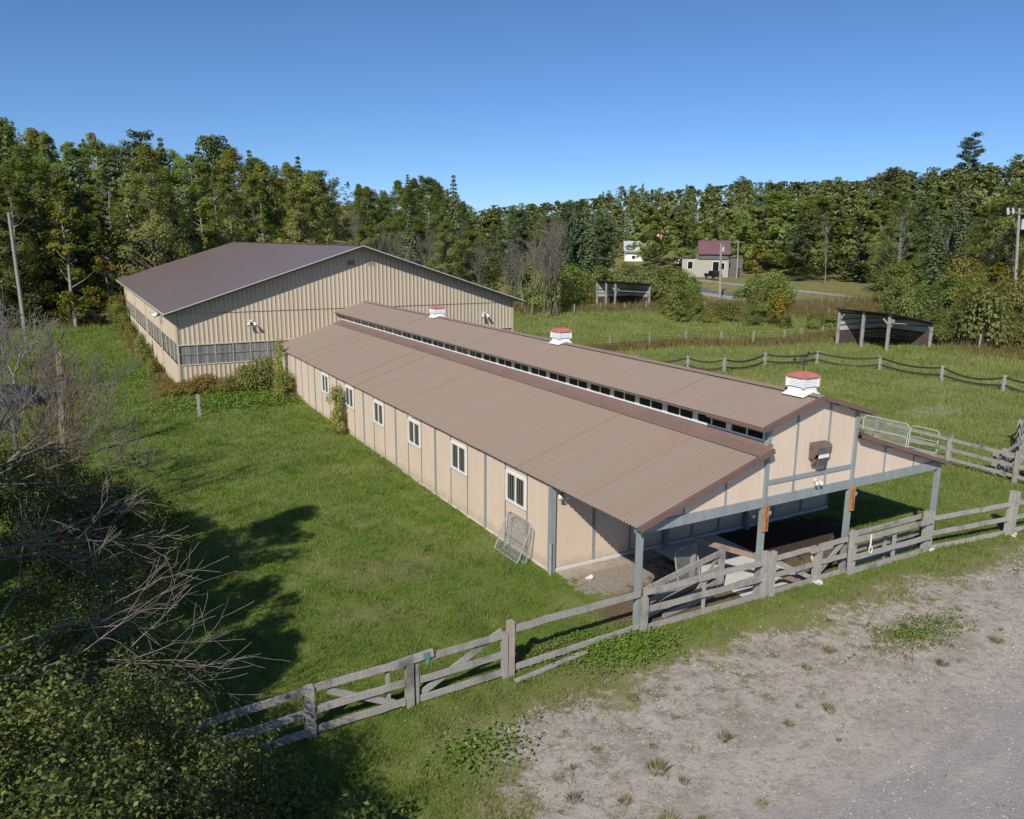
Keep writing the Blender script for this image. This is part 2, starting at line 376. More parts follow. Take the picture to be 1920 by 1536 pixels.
# ------------------------------------------------------------------ terrain
def sst(a, b, v):
    t = np.clip((v-a)/(b-a), 0, 1); return t*t*(3-2*t)
HCAP = 190
HD = [(-180, 130, 0.0), (-40, 130, 0.02), (-6, 130, .03), (3, 130, .06), (10, 128, .11), (16, 124, .13), (20.5, 140, .11), (27, 220, .06), (35, 225, .06), (40, 225, .06), (46, 225, .14), (61, 200, .15), (75, 200, .12), (120, 200, .02), (180, 130, 0.0)]
HA = np.array([h[0] for h in HD], float); H0 = np.array([h[1] for h in HD], float); HS = np.array([h[2] for h in HD], float)
def zt(x, y):
    x = np.asarray(x, float); y = np.asarray(y, float)
    az = np.degrees(np.arctan2(x, y)); D = np.hypot(x, y)
    d0 = np.interp(az, HA, H0); sl = np.interp(az, HA, HS)
    h = sl*np.clip(D-d0, 0, HCAP)
    h = h*sst(0, 30, D-d0) + 0
    s = .964*(x-127)-.265*(y-134.4)
    side = sst(20, 32, az)
    h = h + side*(1.6*sst(-10.5, -1, s) - .3*sst(-60, -12, s)*(1-sst(-12, -8, s)))
    h = h + .2*sst(19, 56, y)*(1-sst(14, 25, x))*(1-sst(105, 150, D))
    h = h + .05*np.sin(x*.9+1.3*np.sin(y*.37))*np.cos(y*.7)*sst(30, 60, D)
    return h
def Z(x, y): return float(zt(x, y))

def n2(x, y, s=1.0, seed=0):
    return (np.sin(x*s*1.7+y*s*.9+seed)+np.sin(y*s*2.3-x*s*.6+seed*2.1)+np.sin(x*s*3.9+seed*.7+1.3*np.sin(y*s*3.1)))/3
def bare_np(x, y):
    wob = 1.0*n2(x, y, .7, 1.0)
    return np.minimum(13.3-(y+wob), x+wob*.6-(4.3+y*.2))

def build_ground():
    nr, na = 330, 620
    r = np.concatenate([[0.0], np.geomspace(1.5, 3500, nr)])
    # finer angular steps inside the view
    a = np.concatenate([np.linspace(-22, 72, 420, endpoint=False), np.linspace(72, 338, 200, endpoint=False)]); a = np.radians(a)
    na = len(a)
    X = r[:, None]*np.sin(a)[None]; Y = r[:, None]*np.cos(a)[None]
    Zz = zt(X, Y) + .02*n2(X, Y, 1.7, 3)*(1-sst(60, 100, np.hypot(X, Y)))
    Zz = Zz - .35*((X > 6.4) & (X < 31) & (Y > 55.7) & (Y < 102))
    V = np.stack([X, Y, Zz], -1).reshape(-1, 3)
    i = np.arange(nr)[:, None]; j = np.arange(na)[None]
    q = np.stack([i*na+j, i*na+(j+1) % na, (i+1)*na+(j+1) % na, (i+1)*na+j], -1).reshape(-1, 4)[:, ::-1]
    cx = V[q].mean(1); g = (bare_np(cx[:, 0], cx[:, 1]) > 0) & (cx[:, 0] > 0) & (np.hypot(cx[:, 0], cx[:, 1]) < 60) & (cx[:, 1] > -25)
    for nm, sel in (('ground', ~g), ('gravel_yard', g)):
        f = q[sel]; u, inv = np.unique(f, return_inverse=True)
        me = npmesh(nm, V[u], inv.reshape(-1, 4), GROUND, smooth=True)
        tag(link(nm, me), kind='structure')
build_ground()

# ================================================================== STABLE BARN
BX1, BX2, BX3, BX4, BXC = 12.52, 17.065, 20.86, 25.4, 19.0
BY0, BYF, BYR, BYE = 19.59, 15.29, 15.06, 55.30
ZE, ZB, ZC, ZRI, ZL = 2.98, 2.75, 5.163, 5.86, 4.50
barn = thing('stable_barn', 'long low tan stable with faded brown corrugated roof and a raised strip of windows', 'barn', (0, 0, 0))

def corr_mesh(name, xa, za, xb, zb, wid=.9164, waves=7, amp=.019):
    n = waves*6; V = []; Fq = []
    for (x, z) in ((xa, za), ((xa+xb)/2, (za+zb)/2-.004), (xb, zb)):
        for i in range(n+1): V.append((x, wid*i/n, z+amp*math.cos(2*PI*waves*i/n)))
    for r in range(2):
        for i in range(n):
            a = r*(n+1)+i; Fq.append((a, a+1, a+n+2, a+n+1))
    me = npmesh(name, np.array(V), np.array(Fq), ROOF, smooth=True); return me

def corr_roof(label, xa, za, xb, zb, n=44):
    """one slope: a trimmed edge part whose children are the single sheets"""
    rf = MB()
    # battens under the sheets carry them
    for t in (.04, .34, .66, .97):
        x = xa+(xb-xa)*t; z = za+(zb-za)*t-.06
        rf.box(x-.04, x+.04, BYR+.06, BYE, z-.04, z+.015)
    roof = tag(rf.build('roof', SOFFIT, barn), label)
    me = corr_mesh('roof_sheet', xa, za, xb, zb); rn = rndr(int(xa*10))
    for k in range(n):
        o = link('roof_sheet', me, roof, (rn.uniform(-.012, .012), BYR+k*.9164, .0035*(k % 2)+rn.uniform(0, .002)))
    return roof
corr_roof('long left lean-to slope', BX2-.02, ZL-.01, BX1-.19, ZE)
corr_roof('left slope of the raised roof', BXC, ZRI-.01, BX2-.40, ZC)
corr_roof('right slope of the raised roof', BXC, ZRI-.01, BX3+.50, ZC+.0)
corr_roof('right lean-to slope', BX3+.02, ZL-.01, BX4+.2, ZE)

SCREW = plain('screw_caps', (.12, .08, .06), .6, 0, .1, 4)
sc_ = MB(); rs_ = rndr(8)
for (xa, za, xb, zb) in ((BX2-.02, ZL-.01, BX1-.19, ZE), (BXC, ZRI-.01, BX2-.40, ZC)):
    for t_ in (.10, .37, .66, .93):
        x = xa+(xb-xa)*t_; z = za+(zb-za)*t_+.022
        for k in range(0, 300, 2):
            y = BYR+.1309*k+.0
            if rs_.random() < .93: sc_.quad((x-.014, y-.014, z), (x+.014, y-.014, z-.004), (x+.014, y+.014, z-.004), (x-.014, y+.014, z))
tag(sc_.build('roof_screws', SCREW, barn), kind='stuff')
# ridge cap, flashings, barge boards
m = MB(); zc = ZRI+.05
for s in (-1, 1):
    m.quad((BXC, BYR-.01, zc), (BXC, BYE, zc), (BXC+s*.2, BYE, zc-.045), (BXC+s*.2, BYR-.01, zc-.045))
    m.quad((BXC+s*.2, BYR-.01, zc-.045), (BXC+s*.2, BYE, zc-.045), (BXC+s*.2, BYE, zc-.058), (BXC+s*.2, BYR-.01, zc-.058))
m.build('ridge_cap', ROOF, barn)
FLASH = plain('smooth_brown_flashing', (.225, .15, .125), .5, 0, .1, .8)
for s, X in ((-1, BX2), (1, BX3)):
    m = MB(); a = .32
    m.quad((X+s*.04, BYR, ZL+.17), (X+s*.04, BYE, ZL+.17), (X+s*.09, BYE, ZL+.04), (X+s*.09, BYR, ZL+.04))
    m.quad((X+s*.09, BYR, ZL+.04), (X+s*.09, BYE, ZL+.04), (X+s*.52, BYE, ZL-.52*a+.055), (X+s*.52, BYR, ZL-.52*a+.055))
    m.quad((X+s*.52, BYR, ZL-.52*a+.055), (X+s*.52, BYE, ZL-.52*a+.055), (X+s*.52, BYE, ZL-.52*a+.035), (X+s*.52, BYR, ZL-.52*a+.035))
    m.build('flashing', FLASH, barn)
def barge(p0, p1, label=None):
    m = MB(); y = BYR
    (x0, z0), (x1, z1) = p0, p1
    m.beam((x0, y-.02, z0-.03), (x1, y-.02, z1-.03), .045, .12)
    m.beam((x0, y+.02, z0+.036), (x1, y+.02, z1+.036), .10, .02)
    return m.build('barge_board', TRIM, barn)
barge((BX1-.2, ZE+.0), (BX2+.0, ZL+.0)); barge((BXC, ZRI+.0), (BX2-.42, ZC)); barge((BXC, ZRI+.001), (BX3+.52, ZC)); barge((BX3, ZL), (BX4+.22, ZE))
# soffit and end gutter piece on the raised roof
m = MB(); m.box(BX2-.47, BX2-.41, BYR, BYR+2.3, ZC-.10, ZC+.02); m.build('gutter', TRIM, barn)
m = MB(); m.tube((BX2-.44, BYR+.02, ZC-.05), (BX2-.44, BYR+2.3, ZC-.05), .05, .05, 8); m.build('gutter', TRIM, barn)
for (xa, za, xb, zb) in ((BX1-.15, ZE-.07, BX2, ZL-.07), (BX2-.36, ZC-.06, BXC, ZRI-.07), (BXC, ZRI-.07, BX3+.45, ZC-.06), (BX3, ZL-.07, BX4+.15, ZE-.07)):
    m = MB(); n = Vector((xb-xa, 0, zb-za)).normalized()
    m.quad((xa, BYR+.02, za), (xb, BYR+.02, zb), (xb, BYF, zb), (xa, BYF, za)); m.quad((xa, BYR+.02, za-.012), (xa, BYF, za-.012), (xb, BYF, zb-.012), (xb, BYR+.02, zb-.012))
    m.build('soffit', SOFFIT, barn)
# solid ceiling planes so light does not leak through the open trusses
m = MB()
for (xa, za, xb, zb) in ((BX1, ZE-.06, BX2, ZL-.13), (BX3, ZL-.13, BX4, ZE-.06)):
    m.quad((xa, BYF+.05, za), (xb, BYF+.05, zb), (xb, BYE, zb), (xa, BYE, za))
m.build('roof_lining', SOFFIT, barn)

# --- long left wall: panels and battens between posts
wl = MB(); wl.box(BX1+.03, BX1+.12, BY0+.05, BYE, -.1, ZE-.02); wall = tag(wl.build('wall', SOFFIT, barn), 'long tan side wall with battens')
P = 1.4667
pm = MB().box(BX1, BX1+.028, .012, P-.012, 0, 2.86).build('wall_panel', PANEL, wall, loc=(0, BY0, .0)); pm.location.z = .03
npan = 24
for k in range(1, npan):
    o = link('wall_panel', pm.data, wall, (0, BY0+k*P, .03+.0045*k*P/1.0))
o = link('wall_panel', MB().box(BX1, BX1+.028, .012, BYE-BY0-npan*P, 0, 2.7).build('tmp', PANEL).data, wall, (0, BY0+npan*P, .2))
bpy.data.objects.remove(bpy.data.objects['tmp'])
bw = MB().box(BX1-.035, BX1-.002, -.075, .075, 0, 2.9).build('batten', BATTEN, wall, loc=(0, BY0+.02, .02))
bt = MB().box(BX1-.022, BX1-.002, -.026, .026, 0, 2.88).build('batten', BATTEN2, wall, loc=(0, BY0+P, .02))
for k in range(2, npan+1):
    link('batten', (bw if k % 3 == 0 else bt).data, wall, (0, BY0+k*P, .02+.0045*k*P))
m = MB().box(BX1-.05, BX1+.02, BY0, BYE, -.1, .06).build('foundation', CONC, barn)
MB().box(BX1-.07, BX1+.1, BY0-.1, BY0+.08, 0, 2.93).build('corner_post', BATTEN, wall)
MB().tube((BX1-.09, BY0-.12, 0), (BX1-.09, BY0-.12, 1.0), .055, .055, 10).tube((BX1-.09, BY0-.12, 1.0), (BX1-.09, BY0-.12, 1.03), .065, .065, 10).build('conduit', GALV, barn)

def slider_window(y, z0=1.58, z1=2.66, hw=.66):
    x = BX1; f = MB()
    f.box(x-.06, x, y-hw, y+hw, z0, z0+.085); f.box(x-.06, x, y-hw, y+hw, z1-.08, z1)
    f.box(x-.06, x, y-hw, y-hw+.085, z0+.085, z1-.08); f.box(x-.06, x, y+hw-.085, y+hw, z0+.085, z1-.08)
    w = f.build('window', WHITE, barn)
    MB().box(x-.05, x-.004, y-.035, y+.035, z0+.085, z1-.08).build('sash', WHITE, w)
    for a, b, dx in ((y-hw+.085, y-.035, 0), (y+.035, y+hw-.085, .008)):
        MB().box(x-.022+dx, x-.008+dx, a, b, z0+.085, z1-.08).build('pane', GLASS, w)
        g = MB()
        for i in range(1, 4): yy = a+(b-a)*i/4; g.box(x-.032+dx, x-.0235+dx, yy-.011, yy+.011, z0+.09, z1-.085)
        g.build('bar', BATTEN2, w)
    return w
w0 = slider_window(BY0+1.5*P)
for k in range(1, 6):
    o = dup(w0, barn); o.location = (0, 4.4*k, .012*k)

# --- stall front wall (behind the porch), far right wall, sill
fw = MB(); fw.box(BX1+.03, BX4, BY0+.03, BY0+.1, 0, 3.0); fw.box(BX1+1.5, BX4-1.5, BY0+.03, BY0+.1, 3.0, 3.5); fw.box(BX2-1, BX3+1, BY0+.03, BY0+.1, 3.5, 4.1)
fwall = tag(fw.build('wall', SOFFIT, barn), 'shaded stall wall under the porch')
xs = [BX1+.12, BX1+1.62, BX1+3.1, BX2+.0, BX2+1.3, BX2+2.55, BX3, BX3+1.5, BX3+3.0, BX4-.05]
for i, (a, b) in enumerate(zip(xs[:-1], xs[1:])):
    MB().box(a+.01, b-.01, BY0, BY0+.028, .14, 2.97).build('wall_panel', PANEL, fwall)
    MB().box(b-.05, b+.05, BY0-.03, BY0-.002, .1, 2.97).build('batten', BATTEN, fwall)
MB().box(BX1+.05, BX4, BY0-.045, BY0+.02, -.05, .12).build('sill', CONC, barn)
m = MB(); x = BX1+2.35
m.box(x-.6, x+.6, BY0-.05, BY0-.004, 1.9, 1.98); m.box(x-.6, x+.6, BY0-.05, BY0-.004, 2.6, 2.68); m.box(x-.6, x-.52, BY0-.05, BY0-.004, 1.98, 2.6); m.box(x+.52, x+.6, BY0-.05, BY0-.004, 1.98, 2.6)
w1 = m.build('window', BATTEN2, barn); MB().box(x-.52, x+.52, BY0-.03, BY0-.01, 1.98, 2.6).build('pane', GLASS, w1)
rw = MB(); rw.box(BX4-.1, BX4, BY0, BYE, -.1, ZE-.03); rw.build('wall', PANEL, barn)
MB().box(BX2, BX3, BYE-.08, BYE-.01, 4.4, 5.2).build('wall', PANEL, barn)

# --- gable front above the porch header
def roofz(x):
    if x < BX2: return ZE+(x-(BX1-.19))*(ZL-ZE)/(BX2-BX1+.19)-.07
    if x > BX3: return ZL-(x-BX3)*(ZL-ZE)/(BX4+.2-BX3)-.07
    return ZRI-abs(x-BXC)*.293-.08
gb = MB()
gb.poly([(x, BYF+.09, z) for x, z in ((BX1, 2.8), (BX4, 2.8), (BX4, roofz(BX4)), (BX3+.001, roofz(BX3+.001)), (BX3, roofz(BX3)), (BXC, roofz(BXC)), (BX2, roofz(BX2)), (BX2-.001, roofz(BX2-.001)), (BX1, roofz(BX1)))])
gab = tag(gb.build('gable_wall', SOFFIT, barn), 'tan front gable above the open porch')
def clippanel(a, b, z0, z1=None):
    xs2 = [a] + ([BXC] if a < BXC < b else []) + [b]
    top = [(x, min(roofz(x), z1) if z1 else roofz(x)) for x in xs2]
    if top[0][1] < z0 and top[-1][1] < z0: return
    top = [(x, max(z, z0+.01)) for x, z in top]
    m = MB(); y = BYF+.03
    pts = [(a, z0), (b, z0)] + top[::-1]
    m.poly([(x, y, z) for x, z in pts]); n = len(pts)
    for i in range(n):
        (x0, z0_), (x1, z1_) = pts[i], pts[(i+1) % n]
        m.quad((x0, y, z0_), (x0, y+.03, z0_), (x1, y+.03, z1_), (x1, y, z1_))
    m.build('wall_panel', PANEL, gab)
gx = [(BX1+.02, 14.02), (14.04, 15.53), (15.55, BX2-.03)]
for a, b in gx: clippanel(a, b, 3.03)
for a, b in ((BX2+.04, 18.24), (18.26, 19.62), (19.64, BX3-.04)):
    clippanel(a, b, 3.03, 3.40); clippanel(a, b, 3.53)
for a, b in ((BX3+.04, 22.42), (22.44, 23.96), (23.98, BX4-.02)): clippanel(a, b, 3.03)
for x, wd in ((14.03, .05), (15.54, .06), (18.25, .075), (19.63, .075), (22.43, .07), (23.97, .06)):
    z1 = roofz(x)-.01
    if z1 > 3.06:
        yy = BYF
        MB().box(x-wd/2, x+wd/2, yy, yy+.03, 3.035, 3.395 if BX2 < x < BX3 else z1).build('batten', BATTEN, gab)
        if BX2 < x < BX3: MB().box(x-wd/2, x+wd/2, yy, yy+.03, 3.535, z1).build('batten', BATTEN, gab)
MB().box(BX2+.075, BX3-.075, BYF-.012, BYF+.028, 3.40, 3.53).build('cross_board', BATTEN, gab)
r1 = rndr(4)
for a, b in ((BX1-.05, BX2-.08), (BX2+.08, BX3-.08), (BX3+.08, BX4+.05)):
    MB().beam((a, BYF-.0, ZB+.14), (b, BYF-.0, ZB+.14), .06, .28, seg=4, jit=.003, rnd=r1).build('header_beam', BATTEN, barn)
    MB().beam((a, BYF+.12, ZB+.14), (b, BYF+.12, ZB+.14), .05, .27).build('header_beam', BATTEN, barn)
for x, top in ((BX1+.04, 2.92), (BX2, roofz(BX2+.01)-.02), (BX3, roofz(BX3-.01)-.02), (BX4, 2.86)):
    MB().box(x-.07, x+.07, BYF-.045, BYF+.105, -.1, top).build('post', BATTEN, barn)
# knee braces
MB().beam((BX2-.05, BYF+.3, 2.35), (BX2-.45, BYF+.3, 2.78), .07, .07).build('brace', BATTEN2, barn)
# rafters and inner posts in the porch
for x in (BX2, BX3):
    MB().box(x-.07, x+.07, BY0-.25, BY0-.1, 0, 3.9).build('post', BATTEN, barn)
    MB().box(x-.05, x+.05, BYF+.16, BY0-.26, 3.0, 3.2).build('tie_beam', BATTEN2, barn)

# --- raised row of windows, both sides
def cler_window():
    x = BX2; f = MB(); z0, z1, L = 4.68, 5.20, 1.36
    f.box(x-.05, x+.02, 0, L, z0, z0+.05); f.box(x-.05, x+.02, 0, L, z1-.04, z1)
    f.box(x-.05, x+.02, 0, .05, z0+.05, z1-.04); f.box(x-.05, x+.02, L-.05, L, z0+.05, z1-.04); f.box(x-.045, x+.01, L/2-.02, L/2+.02, z0+.05, z1-.04)
    w = f.build('window', WHITE, barn)
    for a, b, d in ((.05, L/2-.02, 0), (L/2+.02, L-.05, .01)):
        MB().box(x-.02+d, x-.008+d, a, b, z0+.05, z1-.04).build('pane', GLASS, w)
    return w
cw = cler_window(); cw.location = (0, BYF+.13, 0)
for k in range(1, 27):
    o = dup(cw, barn); o.location = (0, BYF+.13+k*1.4667, 0)
m = MB(); m.box(BX2-.02, BX2+.03, BYF+.1, BYE, 4.3, 4.675); m.box(BX2-.02, BX2+.03, BYF+.1, BYE, 5.205, 5.24); m.build('wall', WHITE, barn)
for k in range(28):
    MB().box(BX2-.03, BX2+.03, BYF+.13+k*1.4667-.104, BYF+.13+k*1.4667-.003, 4.68, 5.20).build('window_post', WHITE, barn)
m = MB(); m.box(BX3-.03, BX3+.02, BYF+.1, BYE, 4.3, 5.24); m.build('wall', PANEL, barn)
m = MB(); m.box(BX2+.05, BX3-.05, BYF+.15, BYE-.1, 4.2, 4.25); m.build('loft_floor', DARKM, barn)

# --- exhaust hood, plaques, lamps on the gable
def vent_hood():
    t = thing('exhaust_hood', 'rusty brown exhaust fan hood with white flap on the tan gable', 'vent', (18.80, BYF-.0, 3.98))
    m = MB(); w_, d = .64, .30
    # side profile in y,z
    pr = [(0, 0), (0, .48), (-d*.75, .46), (-d, .36), (-d*.95, .18), (-d*.55, .0)]
    for x in (0, w_): m.poly([(x, y, z) for y, z in (pr if x == 0 else pr[::-1])])
    for i in range(len(pr)):
        if i == 4: continue
        (y0, z0), (y1, z1) = pr[i], pr[(i+1) % len(pr)]
        m.quad((0, y0, z0), (0, y1, z1), (w_, y1, z1), (w_, y0, z0))
    m.build('hood', plain('rusty_hood', (.15, .12, .10), .7, .1, .25, 5), t)
    MB().box(.16, w_-.04, -d*.80, -d*.72, .02, .30).build('flap', WHITE, t)
    MB().box(.2, w_-.08, -.22, -.01, -.24, -.001).build('shadow_box', plain('hood_shadow_box', (.10, .085, .075), .7, 0, .2, 5), t)  # dark box standing in for the shade below the hood
    MB().beam((.06, -.1, -.16), (.06, -.2, .0), .04, .1).build('bracket', TRIM, t)
vent_hood()

def lamp(name, label, loc, rz, s=1.0):
    t = thing(name, label, 'lamp', loc, rz)
    MB().box(-.05*s, .05*s, -.05*s, -.002, -.06*s, .06*s).build('base', WHITE, t)
    for q in (-1, 1):
        MB().tube((q*.02*s, -.05*s, 0), (q*.10*s, -.17*s, -.04*s), .015*s, .015*s, 6).build('arm', GALV, t)
        MB().tube((q*.10*s, -.15*s, -.03*s), (q*.14*s, -.27*s, -.14*s), .035*s, .075*s, 10).build('lamp_head', [WHITE], t)
    MB().tube((0, -.05*s, -.04*s), (0, -.15*s, -.13*s), .03*s, .04*s, 8).build('sensor', DARKM, t)
    return t
lamp('security_lamp', 'twin floodlight with dark sensor low on the stable gable', (19.14, BYF-.02, 3.27), 0, .75)
lamp('security_lamp', 'white twin floodlight under the stable eave beside the corner post', (BX1+.3, BY0-.002, 2.62), 0, 1.0)

def plaque(label, x):
    t = thing('carved_plank', label, 'carving', (x, BYF-.075, 2.02), 0)
    r = rndr(int(x)); m = MB().beam((0, 0, 0), (0, 0, .80), .20, .055, up=(0, 1, 0), seg=8, jit=.006, rnd=r); m.build('plank', CARVED, t)
    c = MB(); pts = [(.02+.045*math.sin(z*9)+.01*math.cos(z*31), -.034, z) for z in np.linspace(.42, .74, 14)]
    c.path([Vector(p) for p in pts], .012, 5)
    for z in np.linspace(.06, .36, 6):
        c.path([Vector((-.02, -.032, z)), Vector((.05, -.036, z+.02)), Vector((.03, -.032, z+.045))], .009, 5)
    c.build('carving', CARVEL, t)
    MB().tube((.10, .03, .56), (.20, .06, .53), .018, .018, 6).tube((.20, .06, .53), (.23, .06, .46), .07, .045, 10).build('bell', GALV, t)
    MB().path([Vector((.1, .05, .36)), Vector((.28, .12, .33)), Vector((.42, .16, .27))], .014, 5).build('hook', DARKM, t)
    return t
plaque('carved orange plank on the porch post left of centre', BX2+.03)
plaque('carved orange plank on the porch post right of centre', BX3+.03)
star = MB()
for i in range(8):
    a = i*PI/4; L = .13 if i % 2 == 0 else .09
    star.tube((0, 0, 0), (math.cos(a)*L, 0, math.sin(a)*L), .028, .003, 5)
star.tube((0, 0, .1), (0, 0, .42), .003, .003, 4)
o = star.build('hanging_star', WHITE, None, loc=(BX2+.78, BYF+.75, 1.98)); tag(o, 'white star ornament hanging under the dark porch', 'ornament')
MB().beam((BX2, 0, 0), (BX2+.8, 0, 0), .03, .03).build('hanger', BATTEN2, barn, loc=(0, BYF+.75, 2.41))

# --- cupolas
def cupola(y, label, vane=False):
    t = thing('cupola', label, 'cupola', (BXC, y, ZRI), 0, 'white louvred cupolas on the stable ridge')
    s = .31
    m = MB()  # flared skirt that straddles the ridge
    N = [(-1,-1), (1,-1), (1,1), (-1,1)]
    top = [(a*s*.9, b*s*.9, .20) for a, b in N]; bot = [(a*s*1.3, b*s*1.3, .055-abs(s*1.3)*.293) for a, b in N]; mid = [(a*s*.95, b*s*.95, .07) for a, b in N]
    for i in range(4):
        j = (i+1) % 4
        if i in (0, 2):   # faces that cross the ridge get a notch
            yb = bot[i][1]
            m.poly([bot[i], (0, yb, .06), bot[j], mid[j], (0, mid[i][1], .11), mid[i]]); m.poly([mid[i], (0, mid[i][1], .11), mid[j], top[j], top[i]])
        else:
            m.quad(bot[i], bot[j], mid[j], mid[i]); m.quad(mid[i], mid[j], top[j], top[i])
    m.build('skirt', WHITE, t)
    MB().box(-s, s, -s, s, .195, .50).build('louvre_box', WHITE, t)
    for z in np.linspace(.235, .455, 6):
        for (nx, ny) in ((0,-1), (-1,0), (0,1), (1,0)):
            a = Vector((-ny, nx, 0)); n = Vector((nx, ny, 0)); c = n*(s+.008)+Vector((0,0,z))
            q = MB(); q.quad(c-a*s*.8+Vector((0,0,.018))-n*.004, c+a*s*.8+Vector((0,0,.018))-n*.004, c+a*s*.8-Vector((0,0,.014))+n*.016, c-a*s*.8-Vector((0,0,.014))+n*.016)
            q.build('louvre', WHITE, t)
    for a, b in N: MB().box(a*s-.035, a*s+.035, b*s-.035, b*s+.035, .19, .505).build('corner_trim', WHITE, t)
    r = MB(); e = s*1.2; pts = [(a*e, b*e, .51) for a, b in N]; p2 = [(a*e*.55, b*e*.55, .60) for a, b in N]; pk = (0, 0, .66)
    for i in range(4):
        j = (i+1) % 4; r.quad(pts[i], pts[j], p2[j], p2[i]); r.poly([p2[i], p2[j], pk]); r.quad(pts[j], pts[i], (pts[i][0], pts[i][1], .485), (pts[j][0], pts[j][1], .485))
    r.quad(*[(a*e, b*e, .485) for a, b in N[::-1]])
    r.build('roof', CUPROOF, t)
    return t
cupola(BYF+.62, 'nearest white cupola with faded red roof, the one with a weather vane')
cupola(29.2, 'white cupola with faded red roof on the middle of the ridge')
cupola(42.6, 'farthest white cupola, close to the big beige arena wall')

def weather_vane():
    t = thing('weather_vane', 'black horse weather vane on the nearest cupola', 'weather vane', (BXC, BYF+.62, ZRI+.65), 0)
    k = MB().tube((0,0,0), (0,0,.50), .012, .010, 6).tube((0,0,0), (0,0,.05), .035, .015, 8); k.build('rod', DARKM, t)
    d = MB(); 
    for a in range(4):
        ang = a*PI/2+.5; d.tube((0,0,.2), (math.cos(ang)*.15, math.sin(ang)*.15, .2), .006, .006, 5)
    d.build('arm', DARKM, t)
    for a, ch in enumerate('ENWS'):
        ang = a*PI/2+.5; cu = bpy.data.curves.new('letter', 'FONT'); cu.body = ch; cu.size = .11; cu.extrude = .005; cu.align_x = 'CENTER'; cu.align_y = 'CENTER'
        tmp = bpy.data.objects.new('tmp', cu); me = bpy.data.meshes.new_from_object(tmp); bpy.data.objects.remove(tmp)
        me.materials.clear(); me.materials.append(DARKM)
        o = link('letter', me, t, (math.cos(ang)*.19, math.sin(ang)*.19, .2)); o.rotation_euler = (PI/2, 0, -.5)
    a = MB().tube((-.26, .14, .34), (.24, -.13, .34), .007, .007, 6)
    a.beam((-.30, .162, .34), (-.22, .12, .34), .008, .09, up=(0,0,1)); a.tube((.20, -.108, .34), (.28, -.15, .34), .03, .002, 6); a.build('arrow', DARKM, t)
    # trotting horse outline, extruded
    H = [(-.13,.04),(-.10,.10),(-.02,.105),(.05,.10),(.09,.17),(.12,.19),(.165,.14),(.15,.125),(.115,.13),(.10,.08),(.09,.05),(.13,.03),(.12,-.01),(.105,-.01),(.10,.015),(.07,.02),(.05,.03),(.045,-.035),(.03,-.035),(.03,.03),(-.05,.03),(-.06,-.035),(-.075,-.035),(-.07,.03),(-.11,.0),(-.105,-.03),(-.12,-.03),(-.13,.005),(-.11,.05),(-.15,.02),(-.165,.03)]
    h = MB(); u = Vector((.88, -.47, 0)); v = Vector((0,0,1)); n = Vector((.47, .88, 0))*.006; b = Vector((0,0,.39))
    P3 = [b+u*x+v*z for x, z in H]
    h.poly([p-n for p in P3]); h.poly([p+n for p in P3[::-1]])
    for i in range(len(P3)):
        j = (i+1) % len(P3); h.quad(P3[i]-n, P3[i]+n, P3[j]+n, P3[j]-n)
    h.build('horse', DARKM, t)
weather_vane()

# ================================================================== RIDING ARENA
AX0, AX1, AYN, AYF, ARX, AZR, AZE = 6.125, 31.31, 55.38, 102.68, 18.72, 9.85, 5.54
arena = thing('riding_arena', 'big beige ribbed steel arena with dark brown roof behind the stable', 'barn')
def aroof(x): return AZR-abs(x-ARX)*(AZR-AZE)/(ARX-AX0+.75)
def sheet_edges(u0, u1, pitch):
    n = max(1, round((u1-u0)/pitch)); return [u0+(u1-u0)*i/n for i in range(n+1)]
def siding_panel(parent, axis, c, u0, u1, zb, ztf, out, mat=SIDING):
    """ribbed sheet; axis 'x': lies in plane y=c, u along x; 'y': plane x=c, u along y; out = sign of outward normal"""
    ks = []; nrib = 3; wd = (u1-u0)/nrib
    for i in range(nrib):
        a = u0+i*wd; ks += [(a+.001, 0), (a+wd*.42, 0), (a+wd*.445, .018), (a+wd*.495, .018), (a+wd*.52, 0)]
    ks.append((u1-.001, 0))
    V = []
    for u, d in ks:
        for z in (zb, ztf(u)):
            V.append((u, c+out*d, z) if axis == 'x' else (c+out*d, u, z))
    n = len(ks); Fq = np.array([(2*i, 2*i+2, 2*i+3, 2*i+1) for i in range(n-1)])
    if (axis == 'x') == (out > 0): Fq = Fq[:, ::-1]
    link('siding_panel', npmesh('siding_panel', np.array(V), Fq, mat), parent)
ZW0, ZW1, ZS = 2.05, 3.38, 5.46
back = MB()
back.poly([(x, AYN+.06, z) for x, z in ((AX0, ZW1), (AX1, ZW1), (AX1, aroof(AX1)-.1), (ARX, aroof(ARX)-.1), (AX0, aroof(AX0)-.1))])
back.quad((AX0, AYN+.06, -.4), (AX1, AYN+.06, -.4), (AX1, AYN+.06, ZW0), (AX0, AYN+.06, ZW0))
gw = tag(back.build('gable_wall', SIDING, arena), 'ribbed gable wall facing the stable')
ed = sheet_edges(AX0, AX1, .915)
for a, b in zip(ed[:-1], ed[1:]):
    siding_panel(gw, 'x', AYN, a, b, .0, lambda u: ZW0-.03, -1)
    siding_panel(gw, 'x', AYN, a, b, ZW1+.03, lambda u: min(ZS, aroof(u)-.12), -1)
    if aroof((a+b)/2)-.12 > ZS+.05: siding_panel(gw, 'x', AYN-.012, a, b, ZS-.02, lambda u: max(ZS, aroof(u)-.12), -1)
MB().box(AX0, AX1, AYN-.045, AYN-.014, ZS-.035, ZS-.021).build('trim', plain('dark_seam', (.16,.125,.08), .6, 0, .1, 3), gw)
for z in (ZW0-.03, ZW1-.04): MB().box(AX0-.02, AX1, AYN-.05, AYN+.01, z, z+.07).build('trim', SIDING, gw)
